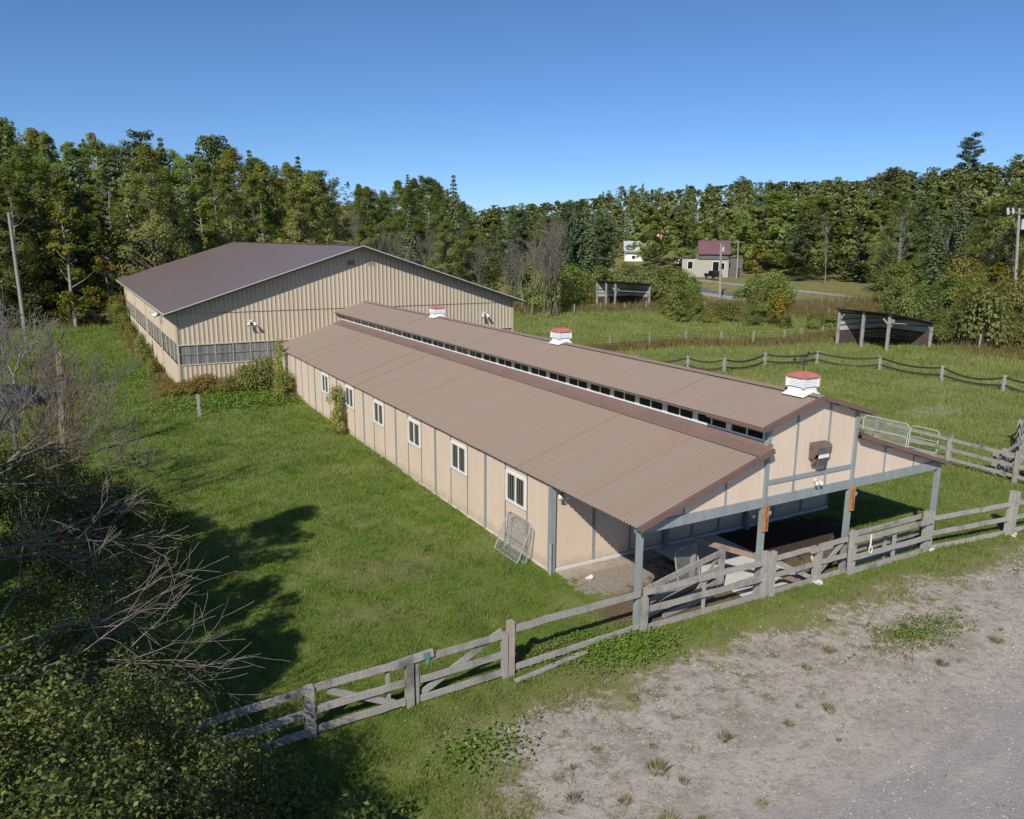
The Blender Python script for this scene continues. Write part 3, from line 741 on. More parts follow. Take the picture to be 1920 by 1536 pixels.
MB().box(AX0-.06, AX0+.06, AYN-.06, AYN+.05, -.1, aroof(AX0)-.12).build('corner_trim', SIDING, gw)
MB().box(AX1-.06, AX1+.06, AYN-.06, AYN+.05, -.1, aroof(AX1)-.12).build('corner_trim', SIDING, gw)
lw = MB(); lw.quad((AX0+.06, AYN, -.4), (AX0+.06, AYF, -.4), (AX0+.06, AYF, ZW0-.1), (AX0+.06, AYN, ZW0-.1)); lw.quad((AX0+.06, AYN, ZW1), (AX0+.06, AYF, ZW1), (AX0+.06, AYF, 5.6), (AX0+.06, AYN, 5.6))
lwall = tag(lw.build('wall', SIDING, arena), 'ribbed left side wall')
ed = sheet_edges(AYN, AYF, .92)
for a, b in zip(ed[:-1], ed[1:]):
    siding_panel(lwall, 'y', AX0, a, b, -.1, lambda u: ZW0-.03, -1); siding_panel(lwall, 'y', AX0, a, b, ZW1+.03, lambda u: aroof(AX0)-.1, -1)
MB().box(AX1-.05, AX1, AYN, AYF, -.4, 5.6).build('wall', SIDING, arena)
m = MB(); m.poly([(x, AYF, z) for x, z in ((AX1, -.4), (AX0, -.4), (AX0, aroof(AX0)-.1), (ARX, aroof(ARX)-.1), (AX1, aroof(AX1)-.1))]); m.build('wall', SIDING, arena)
# translucent strip windows
def strip(axis, c, u0, u1, pitch):
    ed = sheet_edges(u0, u1, pitch); fr = MB(); 
    def bx(a, b, z0, z1, d0, d1, mb):
        if axis == 'x': mb.box(a, b, c+d0, c+d1, z0, z1)
        else: mb.box(c+d0, c+d1, a, b, z0, z1)
    bx(u0, u1, (ZW0+ZW1)/2+.0, (ZW0+ZW1)/2+.07, -.012, .03, fr)
    w = fr.build('strip_window', BATTEN2, arena)
    for a, b in zip(ed[:-1], ed[1:]):
        # corrugated translucent sheet
        n = 36; V = []
        for i in range(n+1):
            u = a+.03+(b-a-.06)*i/n; d = .035+.012*math.cos(i*PI/1.5)
            for z in (ZW0+.04, ZW1-.04): V.append((u, c+d, z) if axis == 'x' else (c+d, u, z))
        Fq = np.array([(2*i, 2*i+2, 2*i+3, 2*i+1) for i in range(n)])
        link('pane', npmesh('pane', np.array(V), Fq, POLY), w)
        k = MB(); bx(a-.025, a+.025, ZW0+.04, ZW1-.04, -.02, .03, k); k.build('mullion', SIDING, w)
strip('x', AYN, AX0+.06, AX1-.06, 1.14); strip('y', AX0, AYN+.05, AYF-.05, 2.3)
for y in (64.3, 76.0, 88.0, 99.0):
    MB().box(AX0-.11, AX0-.03, y-.05, y+.05, .9 if y > 70 else .95, aroof(AX0)-.15).build('downpipe', SIDING, arena)
# roof
m = MB(); o_ = .75; yN = AYN-.79; yF = AYF+.5; th = .10
for s in (-1, 1):
    xe = ARX+s*(ARX-AX0+o_); seams = 1
    m.quad((ARX, yN, AZR), (ARX, yF, AZR), (xe, yF, AZE), (xe, yN, AZE)); m.quad((ARX, yF, AZR-th), (ARX, yN, AZR-th), (xe, yN, AZE-th), (xe, yF, AZE-th))
rf = m.build('roof', AROOF, arena)
sm = MB()
for k in range(1, 52):
    y = yN+k*.93
    for s in (-1, 1):
        xe = ARX+s*(ARX-AX0+o_); sm.beam((ARX, y, AZR+.006), (xe, y, AZE+.006), .02, .012)
tag(sm.build('roof_ribs', AROOF, rf))
MB().beam((ARX, yN, AZR+.02), (ARX, yF, AZR+.02), .35, .03).build('ridge_cap', AROOF, rf)
FAS = plain('pale_fascia', (.60, .56, .50), .5, 0, .05, 3)
for s in (-1, 1):
    xe = ARX+s*(ARX-AX0+o_)
    MB().beam((ARX, yN-.015, AZR-.03), (xe, yN-.015, AZE-.03), .03, .05).build('fascia', FAS, rf)
    MB().beam((ARX, yN-.02, AZR-.13), (xe, yN-.02, AZE-.13), .03, .14).build('fascia', DARKM, rf)
    MB().box(min(xe, xe+s*.02), max(xe, xe+s*.02), yN, yF, AZE-.13, AZE+.0).build('fascia', FAS, rf)
    k = MB(); k.quad((ARX, yN, AZR-th-.02), (xe, yN, AZE-th-.02), (xe, AYN+.02, AZE-th-.02), (ARX, AYN+.02, AZR-th-.02)); k.build('soffit', SOFFIT, rf)
# brackets of the eave
for y in (66.5, 78, 90): MB().box(AX0-.6, AX0-.1, y-.05, y+.05, AZE-.16, AZE-.11).build('bracket', SOFFIT, rf)
# gable vents
def gvent(x, z, w_, h_):
    f = MB(); y = AYN-.045
    f.box(x-w_/2, x+w_/2, y, y+.03, z-h_/2, z-h_/2+.04); f.box(x-w_/2, x+w_/2, y, y+.03, z+h_/2-.04, z+h_/2); f.box(x-w_/2, x-w_/2+.04, y, y+.03, z-h_/2+.04, z+h_/2-.04); f.box(x+w_/2-.04, x+w_/2, y, y+.03, z-h_/2+.04, z+h_/2-.04)
    v = f.build('gable_vent', SIDING, arena)
    for i in range(5):
        zz = z-h_/2+.07+i*(h_-.12)/5
        MB().quad((x-w_/2+.04, y-.01, zz), (x+w_/2-.04, y-.01, zz), (x+w_/2-.04, y+.025, zz+.07), (x-w_/2+.04, y+.025, zz+.07)).build('slat', plain('vent_slat', (.34,.23,.15), .6) if i == 0 else bpy.data.materials['vent_slat'], v)
gvent(19.6, 8.62, .62, .42); gvent(18.05, 8.62, .62, .42)
lamp('security_lamp', 'twin floodlight on the arena wall above the strip window', (10.86, AYN-.03, 4.75), 0, 1.7)
lamp('security_lamp', 'dark twin floodlight at the right end of the arena gable', (28.67, AYN-.03, 4.6), 0, 1.8)
lamp('security_lamp', 'small white floodlight under the left eave corner of the arena', (AX0-.03, 63.4, 4.9), -PI/2, 2.0)

def rebase(root, loc):
    loc = Vector(loc)
    for c in root.children: c.location = Vector(c.location)-loc
    root.location = loc
rebase(barn, (19, 35, 0)); rebase(arena, (18.7, 79, 0))

# ================================================================== YARD FENCE ALONG THE FRONT
FG = 'timber fence sections along the front of the stable'
rf_ = rndr(11)
def plank(name, p0, p1, w_, h, mat, parent, seg=7, jit=.007, up=(0,0,1), label=None, sag=0):
    o = MB().beam(p0, p1, w_, h, up=up, seg=seg, jit=jit, rnd=rf_, sag=sag).build(name, mat, parent)
    if label: o['label'] = label
    return o
def post(x, y, h, parent, w_=.17, mat=WOODG, lean=(0,0), zb=None):
    z = Z(x, y)
    return plank('post', (x, y, z-.3), (x+lean[0], y+lean[1], z+h), w_, w_*.95, mat, parent, seg=5, jit=.006)

f1 = thing('timber_fence', 'shaded left fence bay with a plank gate, closest to the dark shrubs', 'fence', group=FG)
y = 14.93
post(3.62, y, 1.15, f1, .2); post(.6, 14.6, 1.1, f1)
for z, a in ((1.1, 0), (.6, .0), (.14, 0)):
    plank('rail', (3.75, y-.02, z), (5.75, y-.02, z+.03), .05, .16, WOODG, f1)
    plank('rail', (-1.6, 14.4, z+.05), (3.55, y-.06, z), .05, .16, WOODG, f1)
plank('brace', (4.05, y+.05, .92), (5.5, y+.05, .18), .04, .15, WOODG, f1)
plank('picket', (5.40, y+.10, .1), (5.38, y+.10, 1.1), .07, .10, WOODG, f1, 3)
f2 = thing('timber_fence', 'plank gate bay with green twine and a board capping its left post', 'gate', group=FG)
post(5.86, y, 1.08, f2, .17, lean=(0, 0)); post(6.04, y+.02, 1.06, f2, .09)
plank('cap_board', (5.42, y-.06, 1.14), (6.42, y-.06, 1.22), .08, .17, WOODG, f2, label='thick short board across the post top')
for z in (1.12, .62, .15): plank('rail', (6.12, y-.0, z-.03), (8.32, y+.02, z), .055, .15, WOODG, f2)
plank('brace', (6.18, y+.08, .2), (8.25, y+.08, 1.22), .04, .15, WOODG, f2)
g = MB(); tw = rndr(3)
for i in range(5):
    x = 6.18+.03*i; g.path([Vector((x, y-.12, 1.29)), Vector((x+.02+tw.uniform(-.04,.04), y-.125, 1.15)), Vector((6.26+tw.uniform(-.03,.03), y-.12, 1.0))], .007, 5)
g.build('twine', GREENROPE, f2)
f3 = thing('timber_fence', 'long bay with one high and one low rail left of the first porch post', 'fence', group=FG)
post(8.30, y+.02, 1.15, f3, .13); post(8.47, y+.05, 1.42, f3, .16, mat=wood('pinkish_post', (.32,.22,.19), (.52,.42,.38)))
plank('rail', (8.58, 14.98, 1.2), (12.55, 15.2, 1.1), .05, .17, WOODG, f3, 9, .012)
plank('rail', (8.58, 14.98, .18), (12.6, 15.25, .12), .05, .15, WOODG, f3, 9, .008)
fl = tag(plank('fallen_rail', (8.41, 14.60, .06), (10.62, 14.86, .09), .13, .05, WOODG, None, 8, .012), 'weathered rail fallen flat in the grass in front of the fence', 'plank')
f4 = thing('timber_fence', 'three rail fence bay between the first and second porch posts', 'fence', group=FG)
post(12.66, 15.12, 1.0, f4, .15); post(12.74, 15.2, 1.22, f4, .09)
for z in (1.13, .62, .1): plank('rail', (12.72, 15.14, z), (17.05, 15.10, z-.02), .05, .165, WOODG, f4, 8, .008)
plank('picket', (14.84, 15.2, .15), (14.84, 15.2, 1.05), .10, .05, WOODG, f4, 3)
f5 = thing('timber_fence', 'gate bay with a cap board on its middle post before the pale slab', 'gate', group=FG)
post(17.12, 15.12, 1.42, f5, .17); post(17.38, 15.06, 1.4, f5, .14); post(19.35, 15.08, 1.05, f5, .2)
for z in (1.14, .6, .08):
    plank('rail', (17.45, 15.1, z), (19.27, 15.1, z), .05, .15, WOODG, f5); plank('rail', (19.43, 15.12, z), (20.72, 15.1, z), .05, .15, WOODG, f5)
plank('cap_board', (18.95, 15.0, 1.12), (19.85, 15.0, 1.13), .09, .16, WOODG, f5)
plank('brace', (19.5, 15.18, .16), (20.62, 15.18, 1.05), .04, .15, WOODG, f5)
plank('brace', (17.5, 15.18, 1.05), (19.2, 15.18, .15), .04, .14, WOODG, f5)
f6 = thing('timber_fence', 'double sided rail bay hung with a white rope, between the two right porch posts', 'fence', group=FG)
post(20.78, 14.98, 1.45, f6, .13); post(20.96, 15.05, 1.36, f6, .16)
for z in (1.12, .55, .1):
    plank('rail', (20.85, 14.92, z), (24.85, 14.92, z-.03), .06, .17, WOODG, f6, 8, .01)
    plank('rail', (20.95, 15.32, z+.02), (24.75, 15.32, z+.0), .05, .16, WOODG, f6, 8, .01)
plank('picket', (22.95, 15.0, .02), (22.95, 15.0, 1.05), .13, .06, WOODG, f6, 3); plank('picket', (22.82, 15.24, .02), (22.82, 15.24, 1.0), .13, .06, WOODG, f6, 3)
f7 = thing('timber_fence', 'three rail fence bay right of the last porch post', 'fence', group=FG)
post(24.70, 15.05, 1.4, f7, .18); post(24.98, 15.08, 1.35, f7, .16); post(28.78, 14.5, 1.62, f7, .26, lean=(.12, 0)); post(29.05, 14.55, 1.35, f7, .16, lean=(.1,0))
for z in (1.12, .58, .06): plank('rail', (25.0, 15.0, z), (28.9, 14.5, z+.03), .05, .16, WOODG, f7, 8, .009)
f8 = thing('timber_fence', 'fence bay running out of the right edge of the picture', 'fence', group=FG)
for z in (1.2, .66, .16): plank('rail', (28.95, 14.48, z-.04), (33.6, 14.1, z), .05, .16, WOODG, f8, 8, .009)
post(33.6, 14.1, 1.3, f8, .2)
# worn footing stones of the posts
for x, yy in ((19.35, 14.98), (24.9, 14.95), (28.85, 14.38)):
    m = MB().beam((x-.13, yy, .0), (x+.13, yy, .0), .24, .12, seg=3, jit=.05, rnd=rf_); tag(m.build('stone', CONC, None), 'pale stone at the foot of the fence post at x%d' % 0 if False else {19: 'pale stone at the foot of the capped gate post', 24: 'pale stones under the post beside the last porch post', 28: 'pale stone under the thick leaning fence post far right'}[int(x)], 'stone', 'stones at the fence feet')
# rope loop
g = MB(); p = [Vector((21.55, 14.87, z)) for z in (1.22, 1.0, .82)]; g.path(p, .028, 7)
for i in range(9):
    a, b = (i/9)*2*PI, ((i+1)/9)*2*PI
    g.tube((21.55+.08*math.sin(a), 14.85, .70+.12*math.cos(a)), (21.55+.08*math.sin(b), 14.85, .70+.12*math.cos(b)), .018, .018, 5)
tag(g.build('rope', ROPE, None), 'white knotted rope hanging over the top fence rail', 'rope')

# inner gate swung open behind bay four, loose planks, slab
ig = thing('plank_gate', 'open two rail plank gate swung in behind the front fence', 'gate')
plank('rail', (13.0, 15.5, 1.0), (16.25, 16.05, 1.22), .05, .17, WOODG, ig, 7, .008); plank('rail', (13.05, 15.5, .62), (16.25, 16.05, .74), .05, .16, WOODG, ig, 7, .008)
plank('rail', (13.0, 15.5, .2), (16.25, 16.05, .3), .05, .15, WOODG, ig, 7, .008)
post(16.3, 16.05, 1.38, ig, .15); post(15.95, 16.9, 1.3, ig, .13); plank('brace', (15.3, 15.98, .2), (16.2, 16.1, 1.1), .04, .12, WOODG, ig, 4)
lp = tag(plank('loose_plank', (16.0, 16.95, 1.38), (17.25, 15.3, 1.1), .06, .16, WOODB, None), 'brown plank sloping from the inner post down to the gate post', 'plank')
for i, (a, b, mt, lb) in enumerate((((13.3, 15.9, .08), (16.0, 16.4, .30), WOODG, 'long grey plank lying behind the fence on the porch dirt'), ((13.6, 15.45, .10), (15.6, 15.6, .22), WOODG, 'split grey plank leaning low against the bottom rail'), ((16.4, 15.9, .1), (17.3, 15.4, .5), WOODG, 'short grey plank propped beside the gate post'), ((17.9, 15.25, .5), (18.9, 15.25, .0), WOODB, 'brown diagonal board leaning in the middle gate bay'), ((18.2, 16.9, .1), (19.2, 15.4, .14), WOODG, 'grey plank lying across the pale slab'))):
    tag(plank('loose_plank', a, b, .06, .15, mt, None), lb, 'plank', 'loose planks by the porch')
sl = MB().box(16.6, 19.4, 15.42, BY0-.06, -.1, .035); tag(sl.build('concrete_slab', CONC, None), kind='structure')
pw = MB().box(12.7, 16.58, 18.95, BY0-.06, -.1, .02); tag(pw.build('concrete_apron', plain('dusty_concrete', (.36,.31,.26), .95, 0, .25, 2.5, var2=(.22,.18,.14)), None), kind='structure')
for (x, yy, s) in ((15.6, 16.1, .16), (15.85, 16.0, .1), (13.3, 18.6, .07), (20.4, 16.0, .1)):
    m = MB().beam((x-s, yy, s*.5), (x+s, yy+.02, s*.5), s*1.5, s, seg=3, jit=.12, rnd=rf_)
    tag(m.build('rock', CONC, None), {15.6: 'largest pale rock on the dirt behind the front fence', 15.85: 'small pale rock beside the larger one behind the fence', 13.3: 'small stone on the concrete apron by the stable', 20.4: 'pale stone in the dirt behind the right gate bay'}[x], 'rock', 'rocks on the porch dirt')

# tubular gates with mesh
def wire_gate(name, label, L, Hh, p, rot, bars=2, mesh=True, mat=GALV, leg=0.0, step=.05):
    t = thing(name, label, 'gate', p); t.rotation_euler = rot
    f = MB(); r = .022; c = .16
    pts = [(0,0,0), (0,0,Hh-c), (.05,0,Hh-.05), (c,0,Hh), (L-c,0,Hh), (L-.05,0,Hh-.05), (L,0,Hh-c), (L,0,0), (0,0,0)]
    f.path([Vector(q) for q in pts], r, 8); f.build('frame', mat, t)
    for i in range(bars):
        z = Hh*(i+1)/(bars+1); MB().tube((0,0,z), (L,0,z), .016, .016, 7).build('bar', mat, t)
    if mesh:
        m = MB(); n = int(L/step)
        for i in range(1, n): m.beam((i*L/n, 0, 0), (i*L/n, 0, Hh-.03), .006, .006)
        k = int(Hh/step)
        for i in range(1, k): m.beam((0, .005, i*Hh/k), (L, .005, i*Hh/k), .006, .006)
        tag(m.build('wire_mesh', mat, t), kind='stuff')
    return t
wire_gate('wire_gate', 'grey wire mesh gate leaning on the tan wall beneath the nearest window', 1.55, 1.35, (BX1-.62, 20.55, .03), (0, 0, 0), 1, step=.075)
o = bpy.data.objects['wire_gate']; o.rotation_euler = (0, 0, 0)
o.matrix_world = Matrix.Translation((BX1-.60, 22.2, .03)) @ Matrix.Rotation(-PI/2, 4, 'Z') @ Matrix.Rotation(-.41, 4, 'X')
o2 = wire_gate('wire_gate', 'second bent wire panel behind the one leaning on the wall', 1.45, 1.2, (0,0,0), (0,0,0), 0, step=.085)
o2.matrix_world = Matrix.Translation((BX1-.38, 21.95, .03)) @ Matrix.Rotation(-PI/2, 4, 'Z') @ Matrix.Rotation(-.26, 4, 'X')
o3 = wire_gate('wire_gate', 'tilted mesh gate with rounded corners standing in the porch shade', 1.15, 1.2, (0,0,0), (0,0,0), 1, step=.05)
o3.matrix_world = Matrix.Translation((15.15, 16.55, .05)) @ Matrix.Rotation(.25, 4, 'Z') @ Matrix.Rotation(-.2, 4, 'X')
WG = plain('white_tube', (.52, .53, .52), .5, 0, .05, 4)
o4 = wire_gate('pasture_gate', 'white tube gate with mesh leaning on the paddock fence', 2.5, 1.35, (0,0,0), (0,0,0), 1, step=.09, mat=WG)
o4.matrix_world = Matrix.Translation((35.75, 25.9, .1)) @ Matrix.Rotation(-PI/2+.03, 4, 'Z') @ Matrix.Rotation(-.1, 4, 'X')
o5 = wire_gate('pasture_gate', 'smaller white tube gate with four open bars', 1.45, 1.35, (0,0,0), (0,0,0), 4, False, mat=WG)
o5.matrix_world = Matrix.Translation((35.75, 23.25, .1)) @ Matrix.Rotation(-PI/2+.03, 4, 'Z') @ Matrix.Rotation(-.1, 4, 'X')

# paddock rail fence behind the gates and out to the right
PG = 'grey rail paddock fence right of the stable'
def railfence(name, pts, hs, rails, label, group, mat=WOODG, pw_=.17, rw_=(.05, .15), sag=0.0, cat='fence', seg=5, jit=.006, extra=.0):
    t = thing(name, label, cat, group=group)
    for i, (x, yy) in enumerate(pts): post(x, yy, hs+extra*(i % 2), t, pw_, mat, (rf_.uniform(-.03,.03), rf_.uniform(-.03,.03)))
    for a, b in zip(pts[:-1], pts[1:]):
        for z in rails:
            plank('rail', (a[0], a[1], Z(*a)+z), (b[0], b[1], Z(*b)+z), rw_[0], rw_[1], RUBBER if sag else mat, t, seg if not sag else 8, jit, sag=sag*rf_.uniform(.6, 1.5))
    t['np'] = 0; del t['np']; return t
railfence('rail_fence', [(36.3, 29.5), (36.05, 25.2), (35.7, 21.1), (35.45, 17.9), (35.3, 14.6), (35.1, 9.5)], 1.45, (1.22, .75, .3), 'grey rail fence behind the two white gates', PG)
railfence('rail_fence', [(35.9, 18.7), (39.3, 19.7), (42.9, 21.8), (47.0, 23.0)], 1.3, (1.1, .62, .2), 'short grey rail fence branching off towards the right paddock', PG)
railfence('rail_fence', [(36.1, 19.2), (36.6, 18.0), (38.2, 17.0), (40.0, 16.0)], 1.0, (.95, .5), 'low leaning rails at the paddock corner', PG)
sagpts = [(40.0, 50.2), (43.9, 48.4), (45.6, 46.0), (51.1, 46.9), (56.4, 45.9), (58.7, 41.4), (58.4, 35.8), (58.5, 31.2), (58.5, 26.0), (58.6, 21.0)]
railfence('belt_fence', sagpts, 1.15, (1.0, .42), 'paddock fence of sagging dark belts on grey posts', None, sag=.30, rw_=(.04, .15), pw_=.2)
# wire fences
def wirefence(pts, h, wires, label, hw=.13, mat=WOODG):
    t = thing('wire_fence', label, 'fence')
    for i, (x, yy) in enumerate(pts): post(x, yy, h+rf_.uniform(-.08,.15), t, hw, mat, (rf_.uniform(-.08,.08), rf_.uniform(-.08,.08)))
    for z in wires:
        m = MB()
        for a, b in zip(pts[:-1], pts[1:]): m.tube((a[0], a[1], Z(*a)+z), (b[0], b[1], Z(*b)+z), .012, .012, 4)
        m.build('wire', DARKM, t)
wirefence([(34, 61.5), (39.5, 61.6), (45.5, 61.3), (50.5, 61.4), (55.5, 61.7), (59.2, 60.4), (61.2, 57.9), (65.9, 58.0), (70.3, 59.5), (75, 60.6), (79.1, 61.5)], 1.25, (.55, .85, 1.1), 'wire fence with grey posts across the middle of the pasture')
wirefence([(57, 101.5), (62.2, 99.3), (64.7, 96.1), (69.8, 96.7), (73.7, 95.9), (77.9, 95.9), (82.3, 94), (86.4, 91.9), (88.3, 89), (92, 82), (95, 76)], 1.3, (.5, 1.0), 'farthest wire fence in front of the left run-in shed and brush')
wirefence([(98, 70), (92, 60.5), (84.7, 52.9), (82, 49), (79.7, 45.4), (78, 38), (77, 30)], 1.45, (.5, 1.0), 'wire fence right of the nearer run-in shed')
wirefence([(-6, 104), (.9, 104.2), (5.0, 104.3)], 1.3, (.5,), 'fence under the tall trees at the end of the lawn')
rr = thing('rail_fence', 'two plain rails at the far end of the lawn', 'fence', group=None)
for z in (.55, 1.15): plank('rail', (.2, 105.4, Z(0, 105)+z), (5.6, 105.4, Z(0, 105)+z), .06, .22, WOODG, rr)
for x in (.2, 2.9, 5.6): post(x, 105.5, 1.5, rr, .2)

tag(plank('fence_post', (6.13, 47.49, -.3), (6.10, 47.49, 1.5), .15, .15, WOODG, None, 5, .006), 'lone grey post standing in the lawn before the arena', 'post')
tag(plank('wooden_pole', (-.83, 40.76, -.3), (-.50, 40.8, 5.25), .20, .20, WOODB, None, 8, .006), 'tall brown pole leaning among the bare twigs left of the lawn', 'pole')
tag(MB().beam((-.1, 53.6, .08), (1.9, 53.9, .1), .10, .05).build('pipe', WG, None), 'pale plastic pipe lying on the grass left of the arena', 'pipe')

# ================================================================== RUN-IN SHEDS
def shed(loc, label, sx=7.0, sy=6.0, h=(3.6, 3.3, 2.4), rz=0.0, s=1.0):
    """open on its west and south sides; low on the east"""
    t = thing('run_in_shed', label, 'shed', loc, rz, 'open run-in sheds in the pasture')
    zw, ze = h[0], h[2]
    def rz_(x): return zw+(ze-zw)*x/sx
    m = MB(); e = .5; th = .07
    c = [(-e, -e), (sx+e, -e), (sx+e, sy+e), (-e, sy+e)]
    m.poly([(x, y_, rz_(x)+.06) for x, y_ in c]); m.poly([(x, y_, rz_(x)) for x, y_ in c[::-1]])
    for i in range(4):
        (x0, y0), (x1, y1) = c[i], c[(i+1) % 4]; m.quad((x0, y0, rz_(x0)), (x1, y1, rz_(x1)), (x1, y1, rz_(x1)+.06), (x0, y0, rz_(x0)+.06))
    m.build('roof', plain('black_shed_roof', (.045,.04,.04), .7, 0, .2, 2) if 'black_shed_roof' not in bpy.data.materials else bpy.data.materials['black_shed_roof'], t)
    tin = bpy.data.materials.get('pale_sheet_metal') or plain('pale_sheet_metal', (.50,.52,.55), .5, .0, .08, 1.5)
    # boards low, sheets above
    w_ = MB(); zz = 1.35
    w_.quad((0, sy, zz), (sx, sy, zz), (sx, sy, rz_(sx)), (0, sy, rz_(0)-.0)); w_.quad((sx, 0, zz), (sx, 0, rz_(sx)), (sx, sy, rz_(sx)), (sx, sy, zz))
    wl_ = w_.build('wall', tin, t)
    for z in (1.35, 1.95, 2.5):
        if z < 2.6: MB().box(0, sx, sy-.06, sy-.004, z, z+.09).build('girt', WOODD, wl_); MB().box(sx-.06, sx-.004, 0, sy-.07, z, z+.09).build('girt', WOODD, wl_)
    for i in range(6):
        z = .02+i*.225
        plank('board', (0, sy-.03, z+.1), (sx, sy-.03, z+.1), .04, .205, WOODD, t, 4, .003); plank('board', (sx-.03, 0, z+.1), (sx-.03, sy-.05, z+.1), .04, .205, WOODD, t, 4, .003)
    P_ = [(0, sy), (0, sy*.5), (0, 0), (sx, 0), (sx*.5, sy)]
    for (x, y_) in P_: plank('post', (x, y_, -.3), (x, y_, rz_(x)-.02), .24, .22, WOODG, t, 5, .008)
    plank('beam', (0, -.0, rz_(0)-.12), (sx, 0, rz_(sx)-.12), .10, .18, WOODD, t, 4, .003); plank('beam', (0, 0, rz_(0)-.3), (0, sy, rz_(0)-.3), .10, .18, WOODD, t, 4, .003)
    for a, b in (((0, 0, 2.1), (.75, 0, 2.95)), ((0, 0, 2.5), (0, .7, 3.1)), ((0, 0, 2.5), (-.0, -.4, 3.1)), ((sx, 0, 1.5), (sx-.6, 0, 2.15)), ((0, sy, 2.6), (0, sy-.6, 3.1))):
        plank('brace', a, b, .10, .12, WOODG, t, 3, .004)
    plank('beam', (0.1, .1, 2.7), (sx-.2, .3, 2.2), .06, .10, WOODG, t, 4, .004)
    return t
shed((70.2, 49.0, Z(70, 49)), 'larger open-fronted black roofed shed, the nearer one on the right', 6.9, 5.8)
shed((75.9, 101.2, Z(76, 102)), 'smaller looking open shed farther away, left one near the brush', 6.9, 4.9, (4.1, 4.0, 3.55))

# ================================================================== POLES
def util_pole(name, label, p, top, r=.15, xf=None, arm=None, guy=None):
    x, yy = p; z = Z(x, yy); t = thing(name, label, 'utility pole', (x, yy, z))
    tp = Vector(top)-Vector((x, yy, z))
    MB().tube((0, 0, -.5), tp, r, r*.7, 10).build('pole', POLE, t)
    if xf:
        c = tp*xf[0]+Vector(xf[1]); m = MB().tube(c, c+Vector((0,0,xf[2])), xf[2]*.3, xf[2]*.3, 12).tube(c+Vector((0,0,xf[2])), c+Vector((0,0,xf[2]+.3)), .08, .05, 6); m.build('transformer', plain('pale_grey_transformer', (.55,.56,.56), .5) if 'pale_grey_transformer' not in bpy.data.materials else bpy.data.materials['pale_grey_transformer'], t)
    if arm:
        for a, b, rr_ in arm: MB().tube(a, b, rr_, rr_, 6).build('arm', POLE if rr_ < .06 else WG, t)
    if guy: MB().tube(tp*.92, Vector(guy)-Vector((x, yy, z)), .025, .025, 4).build('guy_wire', DARKM, t)
    return t
util_pole('utility_pole', 'bare grey utility pole leaning in front of the left forest', (-3.78, 92.8), (-3.95, 92.8, 12.6), .2)
util_pole('utility_pole', 'grey utility pole with small transformer before the purple roofed house', (108.4, 111.6), (108.1, 111.9, 9.9), .26, (.86, (.3, -.3, 0), .7), [((-.9, .6, 8.7), (.9, -.6, 8.7), .05)])
util_pole('utility_pole', 'second thinner pole just right of the house pole beyond the road', (141, 140), (141, 140.2, 10.4), .2, None, [((-.8, .8, 8.6), (.8, -.8, 8.6), .05)])
util_pole('utility_pole', 'tall pale pole with white transformer at the right edge of the picture', (105, 56), (104.6, 56.9, 14.6), .21, (.80, (.35, -.45, 0), 1.25), [((-1.7, 1.6, 12.6), (0, 0, 12.2), .05), ((-1.6, 1.5, 12.2), (-1.7, 1.6, 13.0), .16), ((-1.2, 1.1, 12.3), (-1.3, 1.2, 13.0), .13)], (98.5, 61.5, .5))
t = thing('flagpole', 'flagpole with a red and white flag left of the purple roofed house', 'flagpole', (160, 191, Z(160, 191)))
MB().tube((0,0,0), (0,0,10.6), .12, .08, 8).build('pole', WG, t)
FLR = plain('red_flag_cloth', (.62, .05, .03), .8, 0, .05, 2)
m = MB()
for i, (a, b) in enumerate(((0, .35), (.35, .8), (.8, 1.15))):
    for k in range(3):
        u0 = a+(b-a)*k/3; u1 = a+(b-a)*(k+1)/3
        w0_, w1_ = .12*math.sin(u0*5), .12*math.sin(u1*5)
        q0 = Vector((-u0*1.7, u0*1.2+w0_, 9.9-u0*.9)); q1 = Vector((-u1*1.7, u1*1.2+w1_, 9.9-u1*.9)); d = Vector((0,0,-1.6))
        m.quad(q0, q1, q1+d, q0+d, 0 if i != 1 else 1)
m.build('flag', [FLR, WHITE], t)

# ================================================================== ROAD
rd = MB(); sh = MB(); ln_ = MB(); dirv = Vector((.265, .964, 0)); nrm = Vector((.964, -.265, 0)); o0 = Vector((127, 134.4, 0))
prev = None
for i in range(-34, 40):
    t_ = i*10.0; row = []
    for s in (-11.2, -9.6, -1.6, 0.0):
        p = o0+dirv*t_+nrm*s; row.append(Vector((p.x, p.y, Z(p.x, p.y)+.06)))
    if prev:
        rd.quad(prev[1]+Vector((0,0,.004)), prev[2]+Vector((0,0,.004)), row[2]+Vector((0,0,.004)), row[1]+Vector((0,0,.004))); sh.quad(prev[0], prev[1], row[1], row[0]); sh.quad(prev[2], prev[3], row[3], row[2])
        for f in (.03, .97):
            a = prev[1].lerp(prev[2], f); b = row[1].lerp(row[2], f); d = (prev[2]-prev[1]).normalized()*.07; u = Vector((0,0,.008)); ln_.quad(a-d+u, a+d+u, b+d+u, b-d+u)
    prev = row
tag(rd.build('road', ASPH), kind='structure'); tag(sh.build('road_shoulder', SHOULDER), kind='structure'); tag(ln_.build('road_marking', WHITE), kind='structure')

